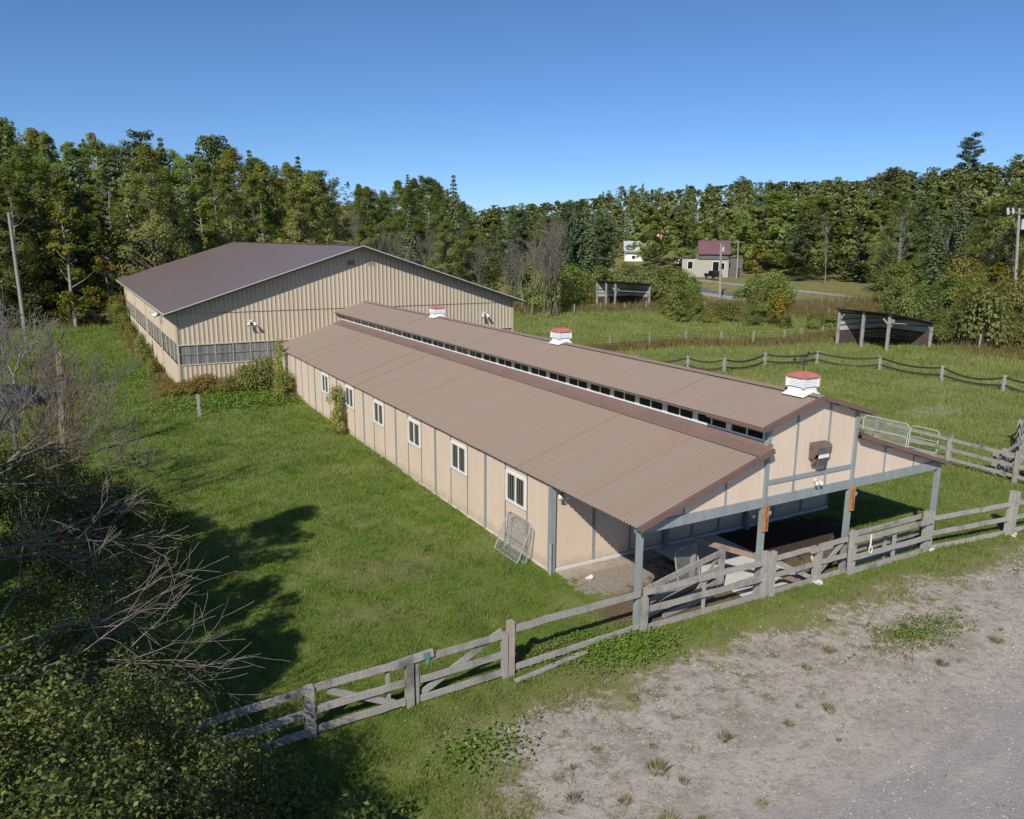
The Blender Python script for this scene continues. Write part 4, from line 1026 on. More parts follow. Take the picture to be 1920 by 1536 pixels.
# ================================================================== HOUSES
GREYB = plain('beige_grey_siding', (.40, .375, .32), .8, 0, .05, 1); DKG = plain('dark_grey_siding', (.12, .115, .11), .8, 0, .1, 1)
PURP = plain('purple_brown_roof', (.165, .085, .10), .5, 0, .08, .6); GRYR = plain('grey_metal_roof', (.45, .48, .52), .5, 0, .06, .5)
def gable_house(t, x0, x1, y0, y1, z0, z1, zr, wall, roof, ov=.5, axis='x'):
    b = MB().box(x0, x1, y0, y1, z0, z1).build('wall', wall, t); m = MB(); r = MB()
    ym = (y0+y1)/2; xm = (x0+x1)/2
    if axis == 'x':
        for x in (x0, x1): m.poly([(x, y0, z1), (x, y1, z1), (x, ym, zr)])
        for s, ye in ((-1, y0-ov), (1, y1+ov)):
            ze = z1-(zr-z1)*ov/(ym-y0)
            for dz in (.0, .14): r.quad((x0-ov, ym, zr+dz), (x1+ov, ym, zr+dz), (x1+ov, ye, ze+dz), (x0-ov, ye, ze+dz))
            r.quad((x0-ov, ye, ze), (x1+ov, ye, ze), (x1+ov, ye, ze+.14), (x0-ov, ye, ze+.14))
            for x in (x0-ov, x1+ov): r.quad((x, ym, zr), (x, ye, ze), (x, ye, ze+.14), (x, ym, zr+.14))
    m.build('gable', wall, t); r.build('roof', roof, t)
def win(t, x, y_, z, w_, h, name='window'):
    f = MB().box(x-w_/2, x+w_/2, y_-.08, y_-.004, z, z+h).build(name, WHITE, t)
    MB().box(x-w_/2+.12, x+w_/2-.12, y_-.1, y_-.082, z+.12, z+h-.12).build('pane', GLASS, f)
hz = Z(141, 150)
h2 = thing('house', 'two storey house with purple metal roof and pale lower walls', 'house', (141.3, 150, hz), -.72)
gable_house(h2, -2.4, 4.6, 0, 6.4, 0, 6.0, 8.8, DKG, PURP)
MB().box(-6.6, 4.7, -1.4, -.02, 0, 4.4).build('wall', GREYB, h2); MB().beam((-6.9, -.7, 4.75), (-3.5, -.7, 5.6), 2.0, .15).build('roof', DKG, h2)
MB().box(-2.8, 4.9, -1.7, .1, 4.42, 4.6).build('roof', DKG, h2)
win(h2, -4.6, -1.4, 1.9, 1.4, 2.0); win(h2, 1.6, -1.4, 0.1, 1.7, 3.8, 'door'); win(h2, 3.2, -1.4, 1.8, 1.2, 1.8)
MB().box(4.75, 8.2, 1, 5, 0, 4.6).build('shed_wing', DKG, h2)
h1 = thing('house', 'small white house with pale grey metal roof half hidden by trees', 'house', (163, 207, Z(163, 207)), -.6)
h1.scale = (.78, .78, .70)
gable_house(h1, -4.5, 3.8, 0, 7, 0, 5.2, 9.0, WHITE, GRYR); MB().box(-4, 3.2, -2.2, -.02, 0, 3.6).build('porch_wall', WHITE, h1); MB().beam((-4.6, -1.6, 4.1), (3.9, -1.6, 4.1), 3.4, .15).build('roof', GRYR, h1)
win(h1, -1, -2.2, 1, 1.6, 1.6); win(h1, 2.6, -2.2, 1, .9, 2.2)
def pickup(label, loc, rz, body):
    t = thing('pickup_truck', label, 'pickup truck', loc, rz)
    m = MB(); pr = [(-2.7,.45),(2.6,.45),(2.7,.95),(1.5,1.12),(1.0,1.75),(-.5,1.78),(-.75,1.12),(-2.7,1.12)]
    for y_ in (-.9, .9): m.poly([(x, y_, z) for x, z in (pr if y_ < 0 else pr[::-1])])
    for i in range(len(pr)):
        (x0, z0), (x1, z1) = pr[i], pr[(i+1) % len(pr)]; m.quad((x0,-.9,z0), (x0,.9,z0), (x1,.9,z1), (x1,-.9,z1))
    m.build('body', body, t)
    g = MB()
    for y_ in (-.915, .915): g.poly([(x, y_, z) for x, z in ((1.35,1.15),(.93,1.66),(-.45,1.68),(-.6,1.15))][::(1 if y_ < 0 else -1)])
    g.build('side_window', GLASS, t)
    for x in (-1.7, 1.75):
        for y_ in (-.85, .85):
            MB().tube((x, y_-.12, .38), (x, y_+.12, .38), .38, .38, 14).build('wheel', DARKM, t)
    return t
pickup('dark pickup truck driving on the road before the purple roofed house', (131.5, 138.0, Z(128, 139)+.3), math.atan2(-.964, -.265), plain('black_car_paint', (.02,.02,.025), .25, 0, .05, 1))
pickup('white and blue pickup parked by the flagpole', (163.5, 187, Z(163, 187)+.1), .6, plain('white_car_paint', (.75,.76,.80), .25, 0, .04, 1))

# ================================================================== VEGETATION
def leaf_cards(C, N, size, asp, rng):
    """diamond leaves: C centres (n,3), N normals (n,3), size (n,)"""
    n = len(C); N = N/np.linalg.norm(N, axis=1, keepdims=True)
    a = rng.normal(size=(n, 3)); u = np.cross(N, a); u /= np.linalg.norm(u, axis=1, keepdims=True)+1e-9; v = np.cross(N, u)
    s = size[:, None]; L = u*s*.5; W = v*s*.5*asp
    fold = N*s*.12
    V = np.stack([C-L, C+W+fold-L*.05, C+L, C-W+fold-L*.05], 1).reshape(-1, 3)
    F = np.arange(n*4).reshape(-1, 4); return V, F

def cloud(rng, tips, per, rad, size, asp=.6, out_c=None, up=.45, rnd_n=.55, squash=.75):
    tips = np.repeat(tips, per, axis=0); n = len(tips)
    d = rng.normal(size=(n, 3)); d /= np.linalg.norm(d, axis=1, keepdims=True)
    r = rad*rng.uniform(.25, 1, n)**.6
    P = tips + d*r[:, None]*np.array([1, 1, squash])
    out = P-out_c if out_c is not None else d
    out = out/(np.linalg.norm(out, axis=1, keepdims=True)+1e-6)
    N = d*.3+out*.75+np.array([0, 0, up])+rng.normal(size=(n, 3))*rnd_n*.6
    return leaf_cards(P, N, size*rng.uniform(.6, 1.3, n), asp, rng)

def tubes_np(segs, sides=3):
    """segs: list of (p0,p1,r0,r1) -> open tubes"""
    A = np.array([s[0] for s in segs]); B = np.array([s[1] for s in segs]); r0 = np.array([s[2] for s in segs])[:, None]; r1 = np.array([s[3] for s in segs])[:, None]
    d = B-A; d /= np.linalg.norm(d, axis=1, keepdims=True)+1e-9
    ref = np.where(np.abs(d[:, 2:3]) > .9, np.array([[1., 0, 0]]), np.array([[0, 0, 1.]])); u = np.cross(d, ref); u /= np.linalg.norm(u, axis=1, keepdims=True); v = np.cross(d, u)
    n = len(A); V = np.zeros((n, 2*sides, 3))
    for k in range(sides):
        t = 2*PI*k/sides; o = u*math.cos(t)+v*math.sin(t); V[:, k] = A+o*r0; V[:, sides+k] = B+o*r1
    F = np.zeros((n, sides, 4), int); b = np.arange(n)[:, None]*2*sides
    for k in range(sides):
        k2 = (k+1) % sides; F[:, k] = b+np.array([k, k2, sides+k2, sides+k])
    return V.reshape(-1, 3), F.reshape(-1, 4)

def grow(rn, p, d, L, r, depth, segs, kids=(3, 4), ang=(.4, .9), lf=(.55, .75), wig=.16, up=.05, tips=None, rr=.62):
    n = 4; q = p
    pts = [q]
    for i in range(n):
        d = (d+Vector((rn.uniform(-wig, wig), rn.uniform(-wig, wig), rn.uniform(-wig, wig)+up))).normalized()
        q2 = q+d*(L/n); segs.append((tuple(q), tuple(q2), r*(1-.5*i/n), r*(1-.5*(i+1)/n))); q = q2; pts.append(q)
    if depth <= 0:
        if tips is not None: tips.append(tuple(q))
        return
    for k in range(rn.randint(*kids)):
        t = rn.uniform(.35, 1.0) if k else 1.0
        i = min(n-1, int(t*n)); b = pts[i].lerp(pts[i+1], t*n-i)
        a = rn.uniform(*ang); ax = d.orthogonal(); ax.rotate(Matrix.Rotation(rn.uniform(0, 2*PI), 3, d)); nd = d.copy(); nd.rotate(Matrix.Rotation(a, 3, ax))
        grow(rn, b, nd, L*rn.uniform(*lf), r*rr*(1-.35*t), depth-1, segs, kids, ang, lf, wig, up, tips, rr)

LEAFG = leafmat('broad_leaves_green', [(.12,.175,.05), (.175,.235,.07), (.23,.29,.09), (.30,.34,.12)])
LEAFO = leafmat('broad_leaves_olive', [(.16,.185,.06), (.21,.24,.08), (.26,.28,.10), (.33,.32,.13)])
LEAFY = leafmat('autumn_yellow_leaves', [(.13,.16,.03), (.22,.22,.04), (.32,.27,.05), (.30,.21,.05)])
NEEDLE = leafmat('dark_needles', [(.06,.095,.045), (.085,.13,.055), (.11,.16,.065), (.14,.19,.08)], .12)
PINEN = leafmat('pine_needles', [(.065,.105,.05), (.095,.14,.06), (.125,.175,.07), (.15,.19,.08)], .15)
BUSHL = leafmat('shrub_leaves_near', [(.04,.055,.015), (.08,.10,.025), (.12,.15,.035), (.16,.19,.05), (.27,.30,.09)], .28, .42, .1)  # darkest tones stand in for shaded gaps, palest for sunlit highlights

def trunk_segs(rn, H, r, lean=.03, top=.92):
    segs = []; p = Vector((0, 0, -.4)); d = Vector((rn.uniform(-lean, lean), rn.uniform(-lean, lean), 1)); n = 7
    for i in range(n):
        q = p+Vector((d.x*H/n+rn.uniform(-.12, .12), d.y*H/n+rn.uniform(-.12, .12), H*top/n)); segs.append((tuple(p), tuple(q), r*(1-.85*i/n), r*(1-.85*(i+1)/n))); p = q
    return segs

def proto_deciduous(seed, H, R, z0, leaves, size, mat, bark, clumps=46, shape='oval'):
    rng = np.random.default_rng(seed); rn = rndr(seed)
    ts = trunk_segs(rn, H, H*.012+.05); segs = list(ts); tips = []
    for k in range(clumps):
        t = rng.uniform(0, 1)**.85; z = z0+(H-z0)*t
        pr = math.sin(PI*min(1, (.14+.85*t)))**.7*(1-.45*t)*1.15 if shape == 'oval' else math.sin(PI*min(1, .2+.77*t))**.55
        if shape == 'wisp': pr = (1-t)**.55*(.75+.25*math.sin(t*23+seed))
        a = rng.uniform(0, 2*PI); rr = R*pr*rng.uniform(.55, 1.0)*(1+.32*math.sin(a*2+seed)+.18*math.sin(a*3+z*.9+seed*2))
        tip = np.array([math.cos(a)*rr, math.sin(a)*rr, z]); tips.append(tip)
        c = np.interp(max(.5, z-rr*.7), [s[0][2] for s in ts], range(len(ts))); b = np.array(ts[int(c)][1])
        b = b*np.array([1, 1, 0])+np.array([0, 0, max(.6, z-rr*.75)]); mid = (b+tip)/2+np.array([0, 0, -.15])
        segs += [(tuple(b), tuple(mid), .045+.004*H*.5, .03), (tuple(mid), tuple(tip), .03, .012)]
    for k in range(6): tips.append(np.array([rng.uniform(-.5, .5), rng.uniform(-.5, .5), H-.2-k*.35]))
    tips = np.array(tips)
    per = max(4, leaves//len(tips)); tf_ = np.repeat(np.clip((tips[:, 2]-z0)/(H-z0), 0, 1), per)
    V, Fq = cloud(rng, tips, per, (R*.24+.22)*(1-.55*tf_)*(.75 if shape == 'wisp' else 1), size, .72, out_c=np.array([0, 0, H*.55]))
    crown = npmesh('crown', V, Fq, mat); tv, tf = tubes_np(segs, 5); trunk = npmesh('trunk', tv, tf, bark, smooth=True)
    return crown, trunk, H
def proto_spruce(seed, H, R, mat, n_l=32, size=.46, per=26):
    rng = np.random.default_rng(seed); rn = rndr(seed); segs = trunk_segs(rn, H, .05+.011*H, .01, .98); P = []; N = []; S = []
    for i in range(n_l):
        t = i/(n_l-1); z = H*(.06+.92*t); L = R*(1-t)**.85*rng.uniform(.8, 1.1)+.22; nb = int(11-4*t)
        for k in range(nb):
            a = 2*PI*k/nb+rng.uniform(-.3, .3)+i; Lb = L*rng.uniform(.65, 1.12); m = max(5, int(per*Lb/R))
            s = rng.uniform(.1, 1, m); w_ = rng.uniform(-.5, .5, m)*(.22*Lb*(1.1-s))*1.6
            x = np.cos(a)*s*Lb-np.sin(a)*w_; y_ = np.sin(a)*s*Lb+np.cos(a)*w_; zz = z-.32*s*Lb+.12*(s*Lb)*s+rng.normal(0, .05, m)
            P.append(np.stack([x, y_, zz], 1)); N.append(np.stack([np.cos(a)*.8+rng.normal(0, .6, m), np.sin(a)*.8+rng.normal(0, .6, m), .55+rng.normal(0, .35, m)], 1)); S.append(np.full(m, size)*rng.uniform(.6, 1.3, m))
            segs.append(((0, 0, z), (float(np.cos(a)*Lb*.8), float(np.sin(a)*Lb*.8), z-.18*Lb), .025, .008))
    V, Fq = leaf_cards(np.concatenate(P), np.concatenate(N), np.concatenate(S), .55, rng)
    tv, tf = tubes_np(segs, 4); return npmesh('crown', V, Fq, mat), npmesh('trunk', tv, tf, BARK, smooth=True), H
def proto_pine(seed, H, R, mat, size=.42, leaves=8200):
    rng = np.random.default_rng(seed); rn = rndr(seed); segs = trunk_segs(rn, H, .06+.012*H, .02, .95); tips = []
    for i in range(13):
        t = i/12; z = H*(.34+.63*t); nb = rn.randint(3, 5)
        for k in range(nb):
            a = rn.uniform(0, 2*PI); L = R*(.55+.6*t-.85*t*t)*rn.uniform(.5, 1.2); e = np.array([math.cos(a)*L, math.sin(a)*L, z+L*.22]); b = np.array([0, 0, z])
            segs.append((tuple(b), tuple(e), .05, .015))
            for s in np.linspace(.45, 1, max(2, int(L*1.3))): tips.append(b+(e-b)*s)
    tips = np.array(tips); V, Fq = cloud(rng, tips, max(4, leaves//len(tips)), .85, size, .5, up=.2, rnd_n=1.3, squash=.72)
    tv, tf = tubes_np(segs, 5); return npmesh('crown', V, Fq, mat), npmesh('trunk', tv, tf, BARK, smooth=True), H
def proto_bare(seed, H, mat, depth=4, spread=(.25, .6), twig=None):
    rn = rndr(seed); segs = []
    grow(rn, Vector((0, 0, -.3)), Vector((rn.uniform(-.1, .1), rn.uniform(-.1, .1), 1)), H*.5, .02*H*.5+.06, depth, segs, (3, 5), spread, (.5, .72), .12, .10, None, .6)
    zt_ = max(s[1][2] for s in segs); k = H/zt_
    segs = [(tuple(np.array(a)*k), tuple(np.array(b)*k), max(r0, .016), max(r1, .012)) for a, b, r0, r1 in segs]
    tv, tf = tubes_np(segs, 3); return npmesh('bare_tree', tv, tf, mat, smooth=True), H
def proto_bush(seed, R, H, leaves, size, mat, clumps=22):
    rng = np.random.default_rng(seed); tips = []; segs = []
    for k in range(clumps):
        a = rng.uniform(0, 2*PI); t = rng.uniform(0, 1)**.7; rr = R*math.sqrt(max(0, 1-(t*.92)**2))*rng.uniform(.4, 1.0)
        tip = np.array([math.cos(a)*rr, math.sin(a)*rr, .25+H*t*.85]); tips.append(tip); segs.append(((rng.uniform(-.2, .2), rng.uniform(-.2, .2), -.1), tuple(tip), .03, .01))
    V, Fq = cloud(rng, np.array(tips), leaves//clumps, R*.34+.12, size, .7, out_c=np.array([0, 0, H*.3]))
    tv, tf = tubes_np(segs, 3); nl = len(V); V2 = np.concatenate([V, tv]); F2 = np.concatenate([Fq, tf+nl]); mi = np.concatenate([np.zeros(len(Fq), int), np.ones(len(tf), int)])
    return npmesh('bush', V2, F2, [mat, BARK], mi=mi), H

DEC = [proto_deciduous(s, H, R, z0, nl, sz, m_, b_, cl, sh) for s, H, R, z0, nl, sz, m_, b_, cl, sh in ((1, 19, 3.6, 2.0, 11000, .23, LEAFG, PALEBARK, 110, 'oval'), (2, 21, 3.1, 4, 9000, .21, LEAFG, PALEBARK, 90, 'oval'), (3, 17, 4.0, 1.5, 12000, .23, LEAFO, BARK, 120, 'oval'), (4, 15, 4.4, 1.2, 11000, .25, LEAFG, BARK, 90, 'round'), (5, 18, 2.8, 2, 7000, .20, LEAFO, PALEBARK, 80, 'oval'), (6, 20, 4.2, 3, 11000, .24, LEAFG, BARK, 100, 'oval'), (7, 20, 2.6, 3, 5200, .20, LEAFG, PALEBARK, 70, 'wisp'), (8, 18, 3.3, 2, 6500, .21, LEAFO, PALEBARK, 76, 'wisp'))]
YEL = [proto_deciduous(31, 13, 2.0, 1.5, 4200, .28, LEAFY, PALEBARK, 36, 'oval'), proto_deciduous(32, 7, 1.6, .8, 2600, .24, LEAFY, BARK, 26, 'oval')]
FARD = [proto_deciduous(s, H, R, z0, 3000, .62, m_, BARK, 40, 'round') for s, H, R, z0, m_ in ((41, 16, 4.6, 3, LEAFG), (42, 18, 4.2, 4, LEAFO), (43, 15, 5.0, 2.5, LEAFG), (44, 17, 4.0, 3, LEAFG))]
SPR = [proto_spruce(51, 17, 3.1, NEEDLE), proto_spruce(52, 14, 2.7, NEEDLE), proto_spruce(53, 19, 2.4, NEEDLE, 36)]
PIN = [proto_pine(61, 20, 4.4, PINEN), proto_pine(62, 18, 3.8, PINEN), proto_pine(63, 22, 5.0, PINEN)]
BARE = [proto_bare(71, 14, TWIGL, 4), proto_bare(72, 12, TWIG, 4), proto_bare(73, 10, TWIG, 4, (.35, .8)), proto_bare(74, 15, PALEBARK, 3, (.2, .45))]
BUSH = [proto_bush(81, 1.7, 2.6, 2400, .20, LEAFG), proto_bush(82, 2.0, 2.2, 2600, .20, LEAFO), proto_bush(83, 1.3, 3.2, 2200, .19, LEAFG), proto_bush(84, 1.4, 1.9, 1800, .18, LEAFY)]

AZ = lambda x, y_: math.degrees(math.atan2(x, y_))
SKY = [(-9.57,.1111),(-2.32,.1122),(-.76,.1037),(.36,.105),(1.81,.1093),(3.24,.1043),(5.65,.101),(7.18,.0932),(8.45,.0918),(10.45,.1014),(12.1,.0943),(12.9,.0793),(13.95,.0858),(14.8,.0802),(16.9,.0751),(19.03,.0635),(19.75,.055),(20.67,.0628),(21.97,.0706),(23.45,.0747),(24.55,.0624),(25.84,.045),(27.16,.0427),(29.04,.0416),(30.92,.0444),(32.61,.047),(34.29,.0471),(35.02,.056),(36.51,.0547),(37.97,.0622),(40.16,.0583),(41.58,.0656),(43.37,.0629),(44.91,.0723),(46.82,.0682),(48.84,.0677),(50.8,.0694),(52.41,.0676),(53.63,.074),(55.15,.0767),(56.35,.0749),(57.51,.0776),(59.19,.0809),(60.31,.079),(61.34,.0868),(65.85,.0908),(70.41,.0811)]
SA, SE = [s[0] for s in SKY], [s[1] for s in SKY]
def canopy(az, D): return 10.26+D*float(np.interp(az, SA, SE))

def tree(kind, pr, x, y_, s, sxy, label, group, tint, full, rn, sink=0.0):
    z = Z(x, y_)-sink; rz = rn.uniform(0, 2*PI)
    crown, trunk, H = pr
    t = bpy.data.objects.new(kind, None); COL.objects.link(t); t.location = (x, y_, z); t.rotation_euler = (0, 0, rz); t.scale = (sxy, sxy, s)
    tag(t, label, 'tree', group)
    c = link('crown', crown, t); c.color = (*tint, 1)
    if full: link('trunk', trunk, t)
    return t
def baretree(mesh, x, y_, s, sxy, label, group, rn, name='bare_tree', lean=(0,0)):
    o = link(name, mesh, None, (x, y_, Z(x, y_))); o.rotation_euler = (lean[0], lean[1], rn.uniform(0, 6.28)); o.scale = (sxy, sxy, s); tag(o, label, 'tree', group); return o
def tint_of(rn, warm=.25, dark=.0):
    b = rn.uniform(.78, 1.15)-dark; wv = rn.uniform(0, warm); return (b*(1+.75*wv), b*(1+.25*wv), b*(1-.3*wv))

rn = rndr(2024)
ZONES = [(-99, 'beyond the left picture edge'), (-2.2, 'at the left picture edge'), (-.9, 'left of the tall yellowing birch'), (1.8, 'right of the tall yellowing birch'), (4.2, 'above the arena eave corner'), (6.5, 'behind the left half of the arena roof'), (9.5, 'behind the back of the arena ridge'), (12.5, 'where the left forest steps down'), (15, 'left of the sandy slope'), (18.5, 'above the arena gable peak'), (21.5, 'left of the lone tall spruce'), (25.2, 'right of the lone tall spruce'), (28.5, 'above the right arena eave'), (32, 'behind the leafless tree group'), (35, 'left of the white house'), (38.2, 'between the white house and the flagpole'), (41, 'left of the purple roofed house'), (43.5, 'above the purple roofed house'), (46.5, 'right of the purple roofed house'), (50, 'above the right end of the road'), (53, 'above the nearer run-in shed'), (55.5, 'behind the slender dead tree'), (58, 'below the big fan-topped pine'), (60, 'left of the white transformer pole'), (62, 'at the right picture edge'), (64, 'beyond the right picture edge')]
def where(az):
    r_ = ZONES[0][1]
    for a, t_ in ZONES:
        if az >= a: r_ = t_
    return r_
USED = {}
def autolabel(kind, h, tint, az, D, near, far):
    b = tint[1]; wv = tint[0]/tint[1]
    b = b if b < 1.3 else b/1.2
    col = ('yellowish' if wv > 1.12 else 'olive' if wv > 1.05 else 'dark' if b < .92 else 'light' if b > 1.08 else 'mid') + ' green'
    q_ = (h-near)/(far-near); sz = 'very tall' if q_ > .9 else 'tall' if q_ > .62 else 'middling' if q_ > .38 else 'shortish' if q_ > .12 else 'low'
    n_ = {'deciduous': 'broadleaf tree', 'spruce': 'pointed spruce', 'pine': 'pine', 'yellow': 'yellowing tree', 'bare': 'leafless tree', 'bush': 'bush'}[kind]
    if kind in ('yellow', 'bare'): col = {'yellow': 'golden', 'bare': 'grey'}[kind]
    row = 'front row ' if D < 116 else 'second row ' if D < 126 else 'third row ' if D < 138 else 'inner ' if D < 155 else 'deep ' if D < 180 else 'rear ' if D < 215 else 'hill '
    return '%s %s %s%s %s' % (sz, col, row, n_, where(az))
FARLIST = []
placed = []
def free(x, y_, d):
    for (a, b) in placed:
        if (a-x)**2+(b-y_)**2 < d*d: return False
    placed.append((x, y_)); return True
def in_arena(x, y_, pad=2.5): return AX0-pad < x < AX1+pad and AYN-pad < y_ < AYF+pad
def forest(az0, az1, D0, D1, spacing, mix, ntry, labels, group, hrange=(14, 22), far=False, reach=None, cond=None, stuff=0, lum=1.0):
    """mix: list of (weight, kind). trees stay under the canopy profile seen from the yard; rear rows reach up to it"""
    cnt = 0
    for _ in range(ntry):
        az = rn.uniform(az0, az1); d0 = D0(az) if callable(D0) else D0
        D = math.sqrt(rn.uniform(d0*d0, D1*D1)); x, y_ = D*math.sin(math.radians(az)), D*math.cos(math.radians(az))
        if in_arena(x, y_) or (cond and not cond(x, y_, az, D)): continue
        if not free(x, y_, spacing): continue
        k = rn.choices([m_[1] for m_ in mix], [m_[0] for m_ in mix])[0]
        cz = canopy(az, D)-Z(x, y_)
        h = min(rn.uniform(*hrange), cz*rn.uniform(.90, 1.0) if k != 'spruce' else cz*rn.uniform(.9, 1.03))
        if reach and D > reach: h = min(max(h, cz*(rn.uniform(.86, 1.03) if k not in ('spruce', 'pine') else rn.uniform(.92, 1.12))), hrange[1]*1.4)
        if h < 4: continue
        base = Z(x, y_); full = D < 175
        if stuff and D > stuff:
            FARLIST.append((k, x, y_, h, rn.uniform(.9, 1.15), tint_of(rn, .3), rn.uniform(0, 6.28))); cnt += 1; continue
        tn = tint_of(rn, .3); tn = tuple(v*lum for v in tn); lb = autolabel(k, h, tn, az, D, *hrange)
        if k == 'deciduous': 
            P_ = rn.choice(FARD if far else DEC); tree('deciduous_tree', P_, x, y_, h/P_[2], (h/P_[2])**.5*rn.uniform(1.0, 1.35), lb, group, tn, full, rn)
        elif k == 'spruce':
            P_ = rn.choice(SPR); tree('spruce_tree', P_, x, y_, h/P_[2], (h/P_[2])**.6*rn.uniform(.85, 1.2), lb, group, tn, full, rn)
        elif k == 'pine':
            P_ = rn.choice(PIN); tree('pine_tree', P_, x, y_, h/P_[2], (h/P_[2])**.5*rn.uniform(.9, 1.2), lb, group, tn, full, rn)
        elif k == 'yellow':
            P_ = YEL[0]; h = min(h, 14); tree('deciduous_tree', P_, x, y_, h/P_[2], h/P_[2]*rn.uniform(.9, 1.2), lb, group, tn, full, rn)
        else:
            P_ = rn.choice(BARE); h = min(h, 15); baretree(P_[0], x, y_, h/P_[1], h/P_[1]*rn.uniform(.8, 1.1), lb, group, rn)
        cnt += 1
    return cnt

# named single trees first
tree('spruce_tree', SPR[0], 55.9, 118.2, 20.6/17, 1.1, 'tall dark spruce standing alone above the skyline behind the arena', None, (1,1,1), True, rn)
baretree(BARE[3][0], 111, 77.2, .92, .45, 'slender dead white tree rising behind the nearer run-in shed', None, rn)
baretree(BARE[3][0], 139.9, 113.7, 1.0, .9, 'dead white tree with many upright stems in the right-hand woods', None, rn)
D_, az_ = 330, 58.3
tree('pine_tree', PIN[2], 330*math.sin(math.radians(58.6)), 330*math.cos(math.radians(58.6)), 1.25, 1.35, 'big dark pine with fan-shaped top standing above the right hill', None, (.7,.8,.8), False, rn)
tree('pine_tree', PIN[0], 262*math.sin(math.radians(54.3)), 262*math.cos(math.radians(54.3)), 1.12, 1.5, 'brownish topped layered pine on the right hill', None, (1.3,1.0,.8), False, rn)
for i, (x, y_, h) in enumerate(((60.3, 94.6, 14.9), (58.2, 92.0, 13.0), (62.5, 97.5, 14.2), (55.7, 89.9, 10.5), (57.0, 95.5, 12.5), (52.5, 93.0, 11.0))):
    P_ = BARE[i % 2 if i else 0]; placed.append((x, y_)); baretree(P_[0], x, y_, h/P_[1], h/P_[1]*.85, ('tallest pale leafless tree', 'pale leafless tree left of the tallest', 'leafless tree behind the tallest pale one', 'short leaning leafless tree at the pasture edge', 'thin leafless tree in the middle of the pale group', 'leafless tree nearest the arena corner')[i]+' before the left shed', 'leafless trees right of the arena', rn)
tree('deciduous_tree', YEL[0], .8, 103, 1.3, 1.25, 'tall yellowing birch in the left forest edge behind the utility pole', None, (1.0, 1.05, .9), True, rn)
tree('deciduous_tree', YEL[0], 4.9, 106.2, .95, .85, 'narrow orange-yellow tree touching the arena left corner', None, (1.1, .85, .7), True, rn)
tree('deciduous_tree', YEL[1], 103, 57.5, .9, 1.1, 'small bright yellow tree at the foot of the right woods', None, (1.3, 1.25, .8), True, rn)
tree('deciduous_tree', YEL[1], 95, 124, .9, 1.3, 'bright yellow-green tree between the left shed and the road', None, (1.1, 1.3, .9), True, rn)
placed += [(.8, 103), (4.9, 106.2), (111, 77.2), (139.9, 113.7), (55.9, 118.2)]

LL = {'deciduous': 'tall green broadleaf tree in the dense forest behind the arena and lawn', 'spruce': 'dark spruce among the broadleaf trees of the left forest', 'pine': 'dark pine among the broadleaf trees of the left forest', 'yellow': 'yellowing tree among the green trees of the left forest', 'bare': 'leafless grey tree in the left forest'}
forest(-14, 6.6, 103, 118, 3.1, [(7, 'deciduous'), (2.4, 'spruce'), (.8, 'yellow'), (.4, 'bare')], 300, LL, 'trees of the forest left of and behind the arena', (15, 22), lum=1.3)
forest(-14, 16, 116, 172, 4.2, [(8, 'deciduous'), (1.4, 'spruce'), (.6, 'pine'), (.5, 'bare')], 700, LL, 'trees of the forest left of and behind the arena', (16, 22), reach=122, lum=1.25)
LM = {'deciduous': 'green tree on the wooded slope behind the arena roof', 'spruce': 'pointed dark spruce on the slope behind the arena roof', 'pine': 'dark pine on the slope behind the arena roof', 'yellow': 'yellowish tree on the slope behind the arena roof', 'bare': 'leafless grey tree in the thicket behind the arena roof'}
sand = lambda x, y_, az, D: not (15.5 < az < 18.6 and 128 < D < 206)
forest(14, 22, 112, 140, 4.0, [(5, 'bare'), (1, 'deciduous')], 60, LM, 'trees on the slope behind the arena', (7, 10), cond=lambda x, y_, az, D: sand(x, y_, az, D))
forest(13, 26, 140, 235, 5.0, [(6, 'deciduous'), (2, 'spruce'), (1.3, 'bare')], 420, LM, 'trees on the slope behind the arena', (12, 20), reach=165, cond=sand)
forest(19.5, 33, 108, 150, 4.2, [(6, 'bare'), (1.6, 'deciduous')], 150, LM, 'trees on the slope behind the arena', (7, 13.0))
forest(20, 25.3, 118, 150, 4.5, [(5, 'deciduous'), (.6, 'spruce')], 40, LM, 'trees on the slope behind the arena', (16, 20), reach=118)
# keep the road, houses and the flag in sight
HIDE = ((39.7, 46.3, 5.6), (34.6, 38.5, 5.2))
def keepview(x, y_, az, D):
    if 40.2 < az < 48.2 and D < 226: return False
    if 36.0 < az < 40.2 and D < 232: return False
    if 36.3 < az < 39.0 and D < 262: return False
    if 46 < az < 54.5 and 95 < D < 178: return False
    s = .964*(x-127)-.265*(y_-134.4)
    if -14 < s < 5: return False
    if (x-141)**2+(y_-150)**2 < 13**2 or (x-164)**2+(y_-208)**2 < 9**2: return False
    return True
LF = {'deciduous': 'round crowned green tree on the far wooded hill', 'spruce': 'dark pointed spruce on the far wooded hill', 'pine': 'dark pine on the far wooded hill', 'yellow': 'yellowish tree on the far wooded hill', 'bare': 'leafless grey tree on the far wooded hill'}
forest(24, 54, 225, 300, 6.6, [(6, 'deciduous'), (2, 'spruce'), (1, 'pine'), (.3, 'bare')], 420, LF, 'trees of the far hill in front', (13, 18), True, cond=keepview, stuff=262)
forest(24, 60, 290, 450, 8.2, [(7, 'deciduous'), (1.4, 'spruce'), (2, 'pine')], 700, LF, 'trees of the far hill near the skyline', (14, 19), True, reach=345, cond=keepview, stuff=1)
LR = {'deciduous': 'green broadleaf tree in the woods at the right side', 'spruce': 'dark spruce in the woods at the right side', 'pine': 'dark pine in the woods at the right side', 'yellow': 'yellowish tree in the woods at the right side', 'bare': 'leafless tree in the woods at the right side'}
